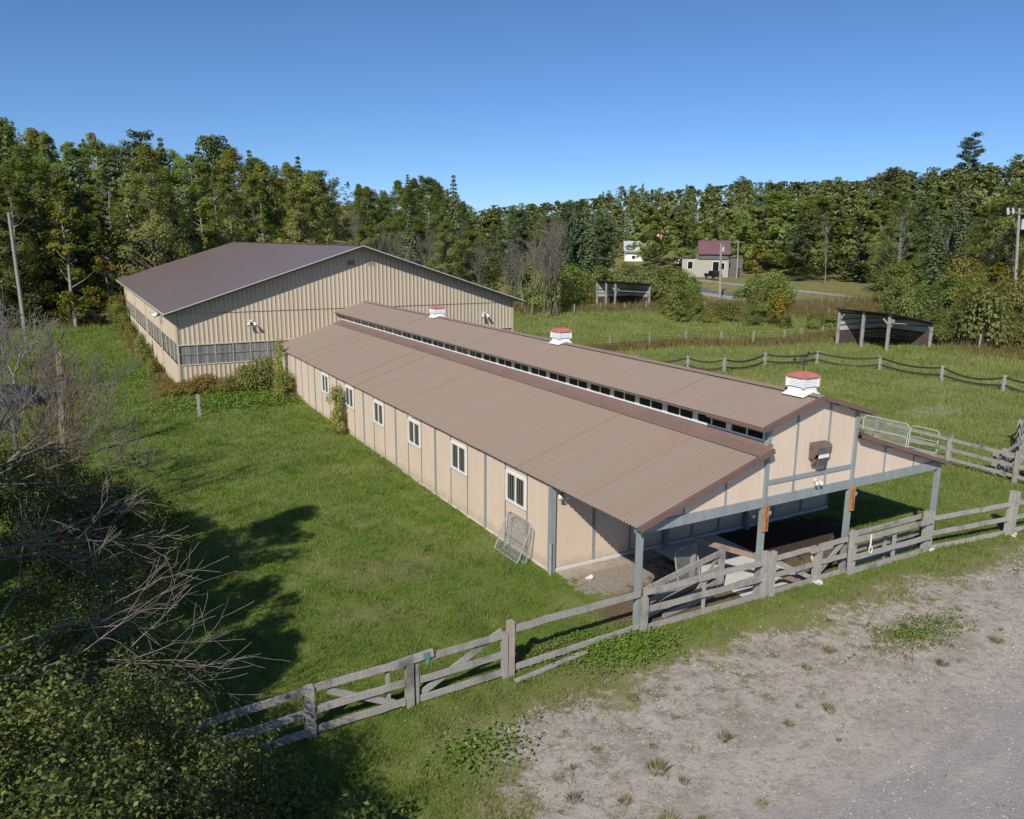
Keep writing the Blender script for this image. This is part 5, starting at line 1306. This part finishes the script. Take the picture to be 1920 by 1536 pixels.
forest(53.8, 76, 112, 175, 4.4, [(5, 'deciduous'), (4, 'spruce'), (1, 'pine'), (.4, 'bare'), (.25, 'yellow')], 420, LR, 'trees of the woods on the right', (11, 18), cond=keepview)
forest(48, 78, 175, 330, 7.0, [(7, 'deciduous'), (1.6, 'spruce'), (1, 'pine')], 420, LR, 'trees of the woods on the right', (14, 19), True, reach=230, cond=keepview, stuff=205)
forest(29.5, 36.2, 168, 235, 5.2, [(4, 'spruce'), (2, 'pine'), (4, 'deciduous')], 160, LF, 'trees behind the farther shed', (12, 17), cond=lambda x, y_, az, D: not -14 < .964*(x-127)-.265*(y_-134.4) < 5)
# the far wood that reads as one mass: one mesh of leaf cards
def farwoods():
    rg = np.random.default_rng(77); m, nt, b, out = newmat('far_wood_leaves')
    g = node(nt, 'ShaderNodeNewGeometry'); at = node(nt, 'ShaderNodeAttribute', attribute_name='tint')
    c = mixc(nt, 1.0, ramp(nt, g.outputs['Random Per Island'], [(0, (.12,.155,.055)), (.5, (.17,.215,.075)), (1, (.23,.275,.105))]), at.outputs['Color'], 'MULTIPLY')
    nt.links.new(c, b.inputs['Base Color']); b.inputs['Roughness'].default_value = .6; b.inputs['Specular IOR Level'].default_value = .2
    Vs, Cs = [], []
    for (k, x, y_, h, w_, tn, rz) in FARLIST:
        P_ = rn.choice(SPR if k == 'spruce' else PIN if k == 'pine' else FARD)
        me = P_[0]; n = len(me.vertices); co = np.empty(n*3, np.float32); me.vertices.foreach_get('co', co); q = co.reshape(-1, 4, 3)
        keep = 1300 if k in ('spruce', 'pine') else 1300; q = q[rg.choice(len(q), min(keep, len(q)), replace=False)]
        cen = q.mean(1, keepdims=True); q = cen+(q-cen)*(1.15 if k not in ('spruce', 'pine') else 1.45)
        s = h/P_[2]; sx = s**.5*w_ if k not in ('spruce',) else s**.6*w_; ca, sa = math.cos(rz), math.sin(rz)
        X = (q[..., 0]*ca-q[..., 1]*sa)*sx+x; Y = (q[..., 0]*sa+q[..., 1]*ca)*sx+y_; Zq = q[..., 2]*s+Z(x, y_)
        Vs.append(np.stack([X, Y, Zq], -1).reshape(-1, 3)); dk = .72 if k in ('spruce', 'pine') else 1.0
        Cs.append(np.tile([tn[0]*dk, tn[1]*dk, tn[2]*dk, 1], (len(q)*4, 1)))
    V = np.concatenate(Vs); me = npmesh('far_woods', V, np.arange(len(V)).reshape(-1, 4), m)
    ca_ = me.color_attributes.new('tint', 'FLOAT_COLOR', 'POINT'); ca_.data.foreach_set('color', np.concatenate(Cs).astype(np.float32).ravel())
    o = link('far_woods', me); tag(o, kind='stuff'); o['label'] = 'far wooded hill whose trees merge into one mass'
    print('far', len(FARLIST), len(V)//4)
farwoods()
# single big trees round the houses
for i, (x, y_, P_, h, w_, lb) in enumerate(((128, 196, SPR[0], 17, 1.3, 'broad dark spruce left of the flagpole'), (119, 189, SPR[1], 16, 1.3, 'dark spruce in the clump left of the pale house'), (168, 176, SPR[1], 12, 1.2, 'blue-green spruce right of the flagpole'), (175, 163, DEC[3], 21, 2.0, 'large light green tree rising behind the purple roofed house'), (168, 143, DEC[2], 18, 2.0, 'olive tree right of the purple roofed house'), (179, 148, DEC[3], 20, 1.9, 'big leafy tree behind the second utility pole'), (151, 143.5, YEL[1], 8, 1.3, 'small pale tree at the right end of the purple roofed house'), (156, 118, SPR[0], 15, 1.7, 'dark spreading conifer beyond the road right of the house'), (118, 181, BARE[1], 10, 1.2, None))):
    if lb is None: continue
    tree({True: 'spruce_tree', False: 'deciduous_tree'}[P_ in SPR], P_, x, y_, h/P_[2], h/P_[2]*w_, lb, None, (1.0, 1.0, 1.0) if P_ in SPR else (1.25, 1.2, 1.0), True, rn); placed.append((x, y_))

for i, (az_, D_, h_, P_) in enumerate(((33.2, 150, 15, SPR[0]), (34.2, 158, 17.5, SPR[1]), (35.0, 150, 15.5, SPR[0]), (35.9, 163, 15.0, PIN[1]), (33.6, 170, 18, PIN[0]), (32.4, 158, 14, SPR[1]), (35.4, 172, 17, SPR[0]))):
    x, y_ = D_*math.sin(math.radians(az_)), D_*math.cos(math.radians(az_)); placed.append((x, y_))
    tree('pine_tree' if P_ in PIN else 'spruce_tree', P_, x, y_, h_/P_[2], h_/P_[2]*1.25, autolabel('pine' if P_ in PIN else 'spruce', h_, (.9,.9,.9), az_, D_, 14, 18)+', one of a dark clump', 'dark conifer clump left of the white house', (.9,.9,.9), True, rn)

# bushes
def bush(x, y_, h, w_, label, group, ix=None, tint=None, name='bush'):
    P_ = BUSH[ix if ix is not None else rn.choice((0, 0, 1, 1, 2, 3) if rn.random() < .5 else (0, 1, 2))]
    o = link(name, P_[0], None, (x, y_, Z(x, y_)-.05)); o.rotation_euler = (0, 0, rn.uniform(0, 6.28)); o.scale = (w_, w_, h/P_[1]); o.color = (*(tint or tint_of(rn, .5)), 1)
    tag(o, label, 'bush', group); return o
def ok_bush(az, D, h):
    # heights that leave the road and the two buildings beyond it open to view
    top = (10.26-h)/D
    if 41.4 < az < 46.4 and top < (.070 if az > 42.6 else .050): return False
    if 48.4 < az < 55.0 and top < .080: return False
    if 34.6 < az < 36.8 and top < .045: return False
    if 36.8 <= az < 42.8 and top < .030: return False
    if 46.0 <= az < 49.0 and top < .035: return False
    return True
GB = 'bushes between the pasture and the road'
nb = 0
for i in range(30):
    az = rn.uniform(33.0, 42.4); D = rn.uniform(136, 156); x, y_ = D*math.sin(math.radians(az)), D*math.cos(math.radians(az)); h = (10.26-D*(.030 if az < 41 else .042))*rn.uniform(.9, 1.0)
    if free(x, y_, 3.6): bush(x, y_, h, h/3*rn.uniform(.75, 1.0), autolabel('bush', h, (tb := tint_of(rn, .4)), az, D, 2.4, 6.6), GB, tint=tb)
for _ in range(900):
    az = rn.uniform(30.5, 66); D0 = 132 if 33.6 < az < 40.5 else 112 if az < 40 else (103 if az < 56 else 94); D = rn.uniform(D0, 150); h = rn.uniform(2.4, 6.6)
    x, y_ = D*math.sin(math.radians(az)), D*math.cos(math.radians(az))
    if 70 < x < 90 and 90 < y_ < 108: continue
    if not ok_bush(az, D, h): h = rn.uniform(1.2, 2.6)
    if not ok_bush(az, D, h) or not free(x, y_, 3.0): continue
    bush(x, y_, h, rn.uniform(.9, 1.5)*(h/3)**.4*(.8 if D < 130 else 1), autolabel('bush', h, (tb := tint_of(rn, .4)), az, D, 2.4, 6.6), GB, tint=tb); nb += 1
    if nb >= 190: break
for i, (x, y_, h, w_, lb) in enumerate(((66, 105, 5.6, 2.0, 'large bright green bush left of the farther shed'), (70, 107, 6.0, 1.9, 'large green bush touching the left side of the farther shed'), (62.5, 103, 3.0, 1.4, 'low bush at the feet of the leafless trees'), (90.5, 104, 4.2, 1.5, 'round bush right of the farther shed'), (101, 113.5, 5.2, 1.6, 'tall green bush left of the visible road'), (103, 93, 5.6, 1.6, 'dark upright bush between the two open views of the road'), (101, 96.5, 4.4, 1.6, 'green bush leaning on the dark upright one before the road'))): bush(x, y_, h, w_, lb, None, 0, (1.25, 1.3, 1.0))
for i in range(26):
    x = 31+rn.uniform(0, 32); y_ = 105+rn.uniform(-2, 6)+ (3 if x > 50 else 0)
    if free(x, y_, 2.2): bush(x, y_, rn.uniform(1.2, 3.2), rn.uniform(.8, 1.3), ('tiny' if i % 2 else 'low')+' bush at the back of the pasture '+('close behind the arena' if x < 37 else 'left of the leafless trees' if x < 50 else 'among the leafless trees'), 'low bushes behind the arena end')
for i in range(46):
    x = rn.uniform(-8, 7); y_ = 104+rn.uniform(1.0, 7)
    if free(x, y_, 1.3): bush(x, y_, rn.uniform(1.5, 5), rn.uniform(.8, 1.2), ('tall' if i % 3 == 0 else 'low' if i % 3 == 1 else 'middling')+' undergrowth bush below the trees '+('at the far left' if x < -3.5 else 'behind the utility pole' if x < -1 else 'left of the two rails' if x < 1.5 else 'behind the two rails' if x < 4 else 'beside the arena back corner'), 'undergrowth at the forest foot')
for i in range(22):
    az = rn.uniform(57, 72); D = rn.uniform(92, 104); x, y_ = D*math.sin(math.radians(az)), D*math.cos(math.radians(az))
    if free(x, y_, 2.6): bush(x, y_, rn.uniform(1.6, 4), rn.uniform(.9, 1.4), ('large' if i % 2 else 'small')+' bush at the foot of the right woods '+('near the shed' if az < 61 else 'below the transformer pole' if az < 66 else 'past the right edge'), 'bushes at the right woods edge')
# shrubs and vines against the walls
WB = 'weedy shrubs along the arena wall'
for i, (x, y_, h, w_, t_) in enumerate(((6.4, 54.6, .9, .5, (1.1,.8,.6)), (7.6, 54.5, 1.2, .55, (1.2,.8,.6)), (8.9, 54.4, 1.0, .6, (.9,.8,.6)), (10.1, 54.4, 1.6, .6, (1,.95,.7)), (11.2, 53.8, 2.2, .6, (1,1,.8)), (5.6, 55.3, .8, .45, (1.2,.8,.6)))):
    bush(x, y_, h, w_, ('reddish weed shrub nearest the arena corner', 'second weed shrub from the arena corner', 'low weed shrub under the strip window', 'taller weed shrub right of the lone post', 'large weed shrub beside the tall vine bush', 'small weed shrub just round the arena corner')[i], WB, 1, t_)
bush(12.0, 52.4, 3.7, .34, 'tall airy vine bush climbing where the stable meets the arena', None, 2, (1.5, 1.35, 1.2)); bush(11.7, 50.8, 1.7, .42, 'rounded shrub below the tall vine bush in the barn corner', None, 1, (1.1, 1.1, .8))
bush(11.95, 39.9, 2.7, .42, 'thin pale leaved vine shrub under the fourth window of the long wall', None, 2, (2.0, 1.5, 1.2)); 
for i, (y_, h, w_) in enumerate(((64, 1.2, .35), (66, .8, .3), (69.5, 1.4, .35), (72.5, 2.2, .4), (86, 1.8, .4), (92, 2.2, .5), (97, 3.0, .6), (100, 3.6, .7))):
    bush(5.3, y_, h, w_, ('nearest small shrub', 'tiny shrub just behind the nearest one', 'third shrub from the near corner', 'pale shrub between the two near downpipes', 'shrub half way back', 'shrub before the far downpipe', 'second farthest shrub', 'farthest and tallest shrub')[i]+' against the left side wall of the arena', 'shrubs along the arena side wall', i % 3, (1.15, 1.0, .7))

# trees just outside the left edge; they throw the deep shade on the lawn
for i, (x, y_, h, w_) in enumerate(((-5.7, 8.2, 6.6, .5), (-5.5, 10.8, 9.8, .68), (-5.6, 13.9, 9.8, .72), (-5.7, 17.6, 13.0, .74), (-6.4, 21.6, 9.8, .66), (-6.6, 25.5, 8.0, .66))):
    P_ = (DEC[3], DEC[2])[i % 2]
    tree('deciduous_tree', P_, x, y_, h/P_[2], w_, ('first', 'second', 'third', 'fourth', 'fifth', 'sixth')[i]+' broadleaf tree from the camera in the row left of the shrubs', 'row of trees outside the left edge', (1, 1, .9), True, rn)
# ---------------------------------------------------------------- foreground shrubs at the left
def ellipsoid_tips(rng, c, r, n):
    d = rng.normal(size=(n, 3)); d /= np.linalg.norm(d, axis=1, keepdims=True); d[:, 2] = np.abs(d[:, 2])*1.0-.25
    k = rng.uniform(.35, 1, n)**.45*(1+.16*np.sin(d[:, 0]*7+d[:, 1]*5)+.10*rng.normal(size=n)); return np.array(c)+d*np.array(r)*k[:, None]
def near_shrub(seed, blobs, per_tip, tips_n, leaf, mat, label, stems=24, clump=.29):
    rng = np.random.default_rng(seed); rn_ = rndr(seed); Vs = []; Fs = []; segs = []; off = 0; base = np.array([blobs[0][0][0], blobs[0][0][1], 0.0])
    t = thing('leafy_shrub', label, 'shrub', tuple(base))
    for (c, r, kk) in blobs:
        tips = ellipsoid_tips(rng, c, r, int(tips_n*kk)); V, Fq = cloud(rng, tips, per_tip, clump, leaf, .58, out_c=np.array(c), up=.35, rnd_n=.9, squash=.9)
        Vs.append(V-base); Fs.append(Fq+off); off += len(V)
        for i in rng.choice(len(tips), int(stems*kk), replace=False):
            b = np.array([c[0]+rng.uniform(-.3, .3), c[1]+rng.uniform(-.3, .3), 0]); m_ = b*.35+tips[i]*.65-np.array([0, 0, .25*r[2]]); e = tips[i]
            segs += [(tuple(b-base), tuple(m_-base), .035, .02), (tuple(m_-base), tuple(e-base), .02, .006)]
    link('foliage', npmesh('foliage', np.concatenate(Vs), np.concatenate(Fs), mat), t)
    tv, tf = tubes_np(segs, 4); link('stems', npmesh('stems', tv, tf, TWIG), t); return t
near_shrub(201, [((-1.0, 8.4, 2.4), (2.1, 2.0, 3.2), 1.0), ((.3, 9.6, 1.6), (1.5, 1.7, 2.2), .55), ((-1.6, 6.9, 2.3), (1.8, 1.5, 3.3), .5)], 62, 430, .075, BUSHL, 'big dark green leafy shrub filling the bottom left corner', 40)
near_shrub(202, [((-.5, 12.4, 1.9), (2.2, 2.2, 2.6), 1.0), ((.6, 11.2, 1.7), (1.5, 1.5, 2.2), .5), ((-1.2, 10.4, 3.4), (1.7, 1.6, 2.2), .45), ((-.5, 15.8, 1.5), (2.1, 2.3, 2.2), .9)], 50, 400, .07, BUSHL, 'leafy shrub under the grey bare branches left of the fence', 30)
near_shrub(203, [((.3, 23.8, 1.7), (2.3, 2.8, 2.6), 1.0), ((-1.0, 27.0, 1.7), (2.3, 2.6, 2.6), .8), ((-1.8, 31.5, 1.5), (1.9, 2.8, 2.3), .6)], 40, 430, .078, leafmat('dark_glossy_leaves', [(.02,.035,.008), (.04,.065,.014), (.075,.10,.022), (.13,.12,.03)], .25, .45, .1), 'dark rounded shrub halfway up the left edge of the lawn', 26)
near_shrub(204, [((-.5, 19.2, 1.4), (2.2, 2.8, 2.2), 1.0)], 40, 330, .066, BUSHL, 'thinner leafy shrub between the dark one and the bare branches', 24)
near_shrub(205, [((3.1, 11.1, .3), (.9, .9, 1.0), .5), ((2.0, 12.6, .5), (1.1, 1.0, 1.2), .7), ((2.2, 13.6, .3), (.8, .6, .8), .4)], 14, 220, .12, LEAFG, 'low weeds with larger leaves in the shade at the fence end', 10)

def branchy(seed, base, H, mat, label, dirs, depth=4, r=.07, min_r=(.007, .005), kids=(3, 4), lens=(.52, .74), wig=.2, up=.03, T=None):
    rn_ = rndr(seed); t = thing('bare_branch_tree', label, 'tree', base)
    top = Vector((0, 0, T or H*.35)); MB().tube((0, 0, -.3), top, r*1.6, r*1.2, 8).build('trunk', mat, t)
    for k, d in enumerate(dirs):
        segs = []; L = d[3] if len(d) > 3 else H*.5
        grow(rn_, top*(rn_.uniform(.82, 1.0) if T else rn_.uniform(.5, 1.0)), Vector(d[:3]).normalized(), L, r, depth, segs, kids, (.3, .75), lens, wig, up, None, .6)
        segs = [(a, b, max(r0, min_r[0]), max(r1, min_r[1])) for a, b, r0, r1 in segs]
        tv, tf = tubes_np(segs, 4 if depth < 4 else 3); link('branch', npmesh('branch', tv, tf, mat, smooth=True), t)
    return t
branchy(301, (-2.2, 14.4, 0), 6.6, TWIGL, 'bare grey tree reaching its branches over the lawn at mid left', ((1, .05, -.12, 2.5), (1, -.25, -.2, 2.3), (1, .4, -.05, 2.3), (1, .12, .10, 2.2), (.5, .7, .2, 1.8), (.9, -.1, -.35, 2.3)), 3, .03, (.005, .0035), (2, 4), (.5, .72), .15, .01, T=3.6)
branchy(302, (-2.6, 19.4, 0), 6.8, TWIGL, 'bare tree with long sideways branches behind the left shrubs', ((1, .1, -.05, 2.5), (1, .5, .0, 2.2), (.9, -.4, .0, 2.2), (1, -.15, .12, 2.3), (.9, .3, -.18, 2.3)), 3, .032, (.006, .004), (2, 4), (.5, .72), .15, .01, T=3.7)
branchy(308, (-2.8, 24.6, 0), 6.8, TWIG, 'brownish leafless tree above the dark rounded shrub', ((1, .1, .1, 2.7), (1, .5, .2, 2.5), (.9, -.4, .1, 2.4), (.5, .2, .6, 2.2)), 3, .035, (.008, .005), (2, 4), (.5, .72), .15, .02, T=4.0)
branchy(303, (-3.2, 30.5, 0), 7.5, TWIG, 'dense grey leafless tree at the left edge below the utility pole', ((.7, .2, .7, 2.8), (.2, .3, 1, 2.9), (.9, -.2, .35, 2.8), (-.3, .4, 1, 2.6), (.8, .6, .5, 2.6), (.5, -.5, .8, 2.5)), 4, .07, (.010, .007), (3, 4), (.52, .72), .16, .06)
branchy(304, (-1.3, 35.0, 0), 6.6, TWIG, 'leafless bushy tree beside the tall brown pole', ((.5, .2, .8, 2.2), (-.1, .3, 1, 2.2), (.8, -.3, .5, 2.0), (-.6, -.1, .9, 2.0)), 4, .05, (.011, .008), (3, 4), (.5, .7), .16, .06)
branchy(305, (-2.6, 41.5, 0), 6.5, TWIG, 'farther grey leafless tree behind the tall brown pole', ((.4, .2, .9, 2.6), (-.1, .3, 1, 2.6), (.7, -.3, .6, 2.4), (-.6, -.1, .9, 2.4)), 4, .06, (.014, .010), (3, 4), (.5, .7), .16, .06)
branchy(306, (1.6, 33.6, 0), 2.4, TWIG, 'small pale leafless sapling at the lawn edge', ((.4, .2, 1, 1.0), (-.3, .3, 1, 1.0), (.8, -.3, .8, .9)), 3, .02, (.009, .007), (3, 4))
branchy(307, (-3.4, 60, 0), 4.6, PALEBARK, 'pale leafless tree far back at the left edge', ((.4, .2, .9, 2.6), (-.3, .3, 1, 2.6), (.7, -.3, .7, 2.2)), 3, .07, (.02, .014), (3, 4))
t = thing('dark_mound', 'dark tarp behind the bare branches at the left edge', 'mound', (-3.6, 55.5, Z(-3.6, 55.5)))  # low dark rounded form, its kind left open
pm_ = MB(); rr_ = rndr(9); ring = []
for j, (z, k) in enumerate(((0, 1.0), (.6, .97), (1.1, .75), (1.3, .35))):
    ring.append([(math.cos(a*PI/6)*2.6*k*rr_.uniform(.92, 1.06), math.sin(a*PI/6)*1.6*k*rr_.uniform(.92, 1.06), z+rr_.uniform(-.05, .05)) for a in range(12)])
for j in range(3):
    for a in range(12): pm_.quad(ring[j][a], ring[j][(a+1) % 12], ring[j+1][(a+1) % 12], ring[j+1][a])
pm_.poly(ring[3]); pm_.build('mound', DARKM, t, smooth=True)

# ---------------------------------------------------------------- grass
def blades(name, x, y_, hgt, wdt, mat, seed, lean=.55, label=None):
    rng = np.random.default_rng(seed); n = len(x); z = zt(x, y_)
    a = rng.uniform(0, 2*PI, n); d = np.stack([np.cos(a), np.sin(a), np.zeros(n)], 1); b = np.stack([-np.sin(a), np.cos(a), np.zeros(n)], 1)
    P = np.stack([x, y_, z-.01], 1); ln = rng.uniform(.1, lean*2, n)[:, None]
    tip = P+(b*ln*.7+np.array([0, 0, 1]))*hgt[:, None]
    V = np.stack([P-d*wdt[:, None]/2, P+d*wdt[:, None]/2, tip], 1).reshape(-1, 3)
    o = link(name, npmesh(name, V, np.arange(n*3).reshape(-1, 3), mat)); tag(o, kind='stuff'); 
    if label: o['label'] = label
    return o
rng = np.random.default_rng(5)
def inside(x, y_, x0, x1, y0, y1): return (x > x0) & (x < x1) & (y_ > y0) & (y_ < y1)
N = 640000
az = np.radians(rng.uniform(-9, 66, N)); D = np.exp(rng.uniform(math.log(11.5), math.log(125), N)); x = D*np.sin(az); y_ = D*np.cos(az)
g = bare_np(x, y_)
keep = ~inside(x, y_, BX1-.02, BX4+.1, BY0-.1, 60) & ~inside(x, y_, AX0-.02, AX1+.1, AYN-.05, AYF+.1) & ~inside(x, y_, 16.5, 19.5, 15.2, 20) & ~inside(x, y_, 12.55, 24.0, 16.3, 20)
keep &= ~(inside(x, y_, 12.9, 24.5, 15.25, 20) & (rng.random(N) < .75)); keep &= ~(inside(x, y_, 11.6, 15.5, 15.8, 19.6) & (rng.random(N) < .6))
pr_ = np.clip(1-(g+1.3)/1.9, 0, 1); pr_ = np.where(g > -.2, pr_*.30+.5*np.clip(n2(x, y_, 1.9, 4)*n2(x, y_, 4.3, 1)-.12, 0, 1)*(g < 3.2)+.006, pr_); tuft = ((x-18.9)/1.8)**2+((y_-11.5)/.8)**2 < 1+.9*n2(x, y_, 2.2, 3)+.5*n2(x, y_, 5.1, 6); pr_ = np.where(tuft, 1, pr_)
keep &= rng.random(N) < pr_
keep &= (D < 60) | (x < 8) | (rng.random(N) < .8)
x, y_, D, g = x[keep], y_[keep], D[keep], g[keep]; n = len(x)
clump_ = .6+.55*np.clip(n2(x, y_, 2.6, 5)+.3, 0, 1.3)+.35*np.clip(n2(x, y_, 9.0, 2), 0, 1)
hg = (.045+.0030*D)*clump_*rng.uniform(.6, 1.35, n); wd_ = (.008+.00065*D)*rng.uniform(.7, 1.3, n)
blades('grass', x, y_, hg, wd_, GRASS, 7, label='short green grass of the lawn and pasture')
# rough dry grass strips: along the wire fence, before the brush belt, at the forest foot
def strip_pts(poly, wid, n):
    P = np.array(poly, float); L = np.linalg.norm(np.diff(P, axis=0), axis=1); c = np.concatenate([[0], np.cumsum(L)]); s = rng.uniform(0, c[-1], n)
    xx = np.interp(s, c, P[:, 0]); yy = np.interp(s, c, P[:, 1]); return xx+rng.normal(0, wid, n), yy+rng.normal(0, wid, n)
xs_, ys_ = [], []
for poly, wid, n_ in (([(34, 61.2), (45.5, 61), (55.5, 61.2), (61, 58), (66, 57.5), (79, 60.5)], .8, 16000), ([(60, 101), (70, 99), (80, 98), (88, 93), (96, 80), (92, 62), (85, 52), (80, 44), (78, 30)], 2.0, 26000), ([(92, 100), (100, 90), (104, 76), (104, 60), (96, 48)], 4.0, 26000), ([(-6, 104.5), (6, 105)], .8, 5000), ([(-1.5, 35), (-1.2, 43), (-1.0, 52), (-1.6, 75)], .7, 14000), ([(5.4, 56), (5.5, 100)], .35, 5000), ([(5.8, 54.7), (11.8, 54.4), (12.0, 49.5)], .3, 4500), ([(45, 104), (62, 104)], 1.5, 8000), ([(84, 98), (94, 90), (101, 80), (104, 66), (98, 54)], 3.2, 42000)):
    a, b = strip_pts(poly, wid, n_); xs_.append(a); ys_.append(b)
x = np.concatenate(xs_); y_ = np.concatenate(ys_); k = ~inside(x, y_, AX0, AX1, AYN, AYF) & ~inside(x, y_, BX1, BX4, BY0, 60); x, y_ = x[k], y_[k]; D = np.hypot(x, y_); n = len(x)
blades('tall_dry_grass', x, y_, (.25+.0055*D)*rng.uniform(.5, 1.4, n)*(.75+.5*np.clip(n2(x, y_, 1.2, 8), -.5, 1)), (.02+.0006*D)*rng.uniform(.7, 1.3, n), STRAW, 8, .35, 'tall straw coloured grass and weeds along the fences')
# broad leaved weeds: bright patches by the fence and at the arena foot
def weeds(name, cx, cy, rx, ry, n, size, mat, label, seed, zmax=.22):
    r_ = np.random.default_rng(seed); xx = cx+r_.normal(0, rx, n); yy = cy+r_.normal(0, ry, n); k = ~inside(xx, yy, BX1-.05, BX4, BY0, 60) & ~inside(xx, yy, AX0, AX1, AYN, AYF); xx, yy = xx[k], yy[k]; n = len(xx)
    P = np.stack([xx, yy, zt(xx, yy)+r_.uniform(.04, zmax, n)], 1); N_ = np.stack([r_.normal(0, .45, n), r_.normal(0, .45, n), np.ones(n)], 1); V, Fq = leaf_cards(P, N_, size*r_.uniform(.6, 1.3, n), .7, r_)
    o = link(name, npmesh(name, V, Fq, mat)); tag(o, kind='stuff'); o['label'] = label; return o
LIME = leafmat('lime_weed_leaves', [(.12,.20,.03), (.16,.25,.04), (.22,.31,.06)], .3, .5, .05)
weeds('weed_patch', 11.6, 14.55, .75, .38, 2000, .085, LIME, 'bright green leafy weeds over the low fence rail', 1, .16); weeds('weed_patch', 10.2, 15.4, .9, .3, 800, .07, LIME, 'yellow-green weeds behind the low fence rail', 2, .12)
weeds('weed_patch', 9.6, 51.0, 2.6, 1.3, 9000, .16, LIME, 'lime green weeds in front of the arena gable', 3, .3); weeds('weed_patch', 3.5, 66, 1.4, 4.5, 4000, .15, LIME, 'bright clover patch beside the arena side wall', 4, .15)
weeds('weed_patch', 19.2, 11.45, .9, .32, 700, .065, LIME, 'green weed clump on the gravel yard', 5, .2)
weeds('weed_patch', 6.6, 12.7, .5, .4, 500, .09, LIME, 'small lime weeds at the gravel edge', 6, .2)
# separate tufts on the gravel
def tuft_mesh(seed, n=70, h=.22, r=.14):
    r_ = np.random.default_rng(seed); a = r_.uniform(0, 2*PI, n); q = r*np.sqrt(r_.uniform(0, 1, n)); P = np.stack([np.cos(a)*q, np.sin(a)*q, np.zeros(n)], 1); d = np.stack([-np.sin(a), np.cos(a), np.zeros(n)], 1); o = np.stack([np.cos(a), np.sin(a), np.zeros(n)], 1)
    hh = h*r_.uniform(.5, 1.1, n)[:, None]; tip = P+np.array([0, 0, 1])*hh+o*hh*r_.uniform(.2, .9, n)[:, None]; V = np.stack([P-d*.008, P+d*.008, tip], 1).reshape(-1, 3); return npmesh('weed_tuft', V, np.arange(n*3).reshape(-1, 3), bpy.data.materials.get('tuft_blades') or leafmat('tuft_blades', [(.06,.09,.02), (.12,.15,.04), (.20,.20,.06), (.30,.24,.12)], .3, .6, .5))
TF = [tuft_mesh(i, 60+20*i, .16+.04*i, .10+.03*i) for i in range(4)]
cands = [(12.93, 13.3), (7.9, 11.4), (8.6, 11.6), (7.4, 10.6), (8.2, 10.1), (7.0, 9.9), (9.3, 10.5), (7.5, 9.3), (8.6, 9.3), (9.1, 9.0), (12.8, 10.3), (14.0, 10.2), (11.2, 10.6), (16.2, 12.0), (15.0, 11.7), (10.4, 8.8), (18.1, 10.2), (20.5, 10.2)]
while len(cands) < 46:
    a, b = rn.uniform(6.2, 27), rn.uniform(8.5, 13.6)
    if bare_np(np.array([a]), np.array([b]))[0] > .3 and (b > 9.6 or rn.random() < .15): cands.append((a, b))
for i, (a, b) in enumerate(cands):
    s = rn.uniform(.4, .95) if i < 18 else rn.uniform(.2, .6); o = link('weed_tuft', TF[rn.randrange(4)], None, (a, b, Z(a, b))); o.scale = (s*1.1, s*1.1, s*.8); o.rotation_euler = (0, 0, rn.uniform(0, 6.28)); tag(o, ('large' if s > .8 else 'small' if s < .4 else 'medium')+' weed tuft '+('by the verge' if b > 12.4 else 'mid yard' if b > 10.6 else 'near the drive')+' '+('at the grassy left end' if a < 8.5 else 'below the lime weeds' if a < 11.5 else 'below the first porch post' if a < 15 else 'below the capped gate post' if a < 18.5 else 'beside the green clump' if a < 21.5 else 'towards the right edge'), 'weed', 'weed tufts on the gravel yard')
# pebbles on the gravel
n = 26000; a = np.radians(rng.uniform(22, 66, n)); D = rng.uniform(8.5, 32, n)**1.0; x = D*np.sin(a); y_ = D*np.cos(a); k = bare_np(x, y_) > rng.uniform(-.4, .8, n); x, y_, D = x[k], y_[k], D[k]; n = len(x)
s = (.006+.0007*D)*rng.uniform(.5, 1.6, n)**1.6; base = np.array([(1,0,0), (0,1,0), (-1,0,0), (0,-1,0), (0,0,.8)]); th = rng.uniform(0, 2*PI, n)
rot = np.stack([np.stack([np.cos(th), -np.sin(th), 0*th], -1), np.stack([np.sin(th), np.cos(th), 0*th], -1), np.stack([0*th, 0*th, 1+0*th], -1)], 1)
V = np.einsum('nij,kj->nki', rot, base*np.array([1, .7, 1]))*s[:, None, None]+np.stack([x, y_, zt(x, y_)-.002], 1)[:, None, :]
f = np.array([(0,1,4), (1,2,4), (2,3,4), (3,0,4)]); Fq = (np.arange(n)[:, None, None]*5+f[None]).reshape(-1, 3)
PEB = leafmat('pebble_stone', [(.20,.18,.16), (.34,.31,.28), (.5,.47,.43), (.26,.22,.2)], 0.0, .9, 0)
o = link('pebbles', npmesh('pebbles', V.reshape(-1, 3), Fq, PEB)); tag(o, kind='stuff'); o['label'] = 'loose stones scattered on the gravel yard'
# dandelion heads in the verge
n = 260; x = rng.uniform(5.5, 24, n); y_ = rng.uniform(12.2, 15.2, n); P = np.stack([x, y_, zt(x, y_)+.09], 1); V, Fq = leaf_cards(P, np.tile([0, 0, 1.], (n, 1)), np.full(n, .035), 1.0, rng)
o = link('dandelions', npmesh('dandelions', V, Fq, plain('yellow_petals', (.75, .62, .05), .7, 0, .05, 5))); tag(o, kind='stuff'); o['label'] = 'tiny yellow flowers dotted in the verge'
print('objects', len(bpy.data.objects), 'trees', len(placed))
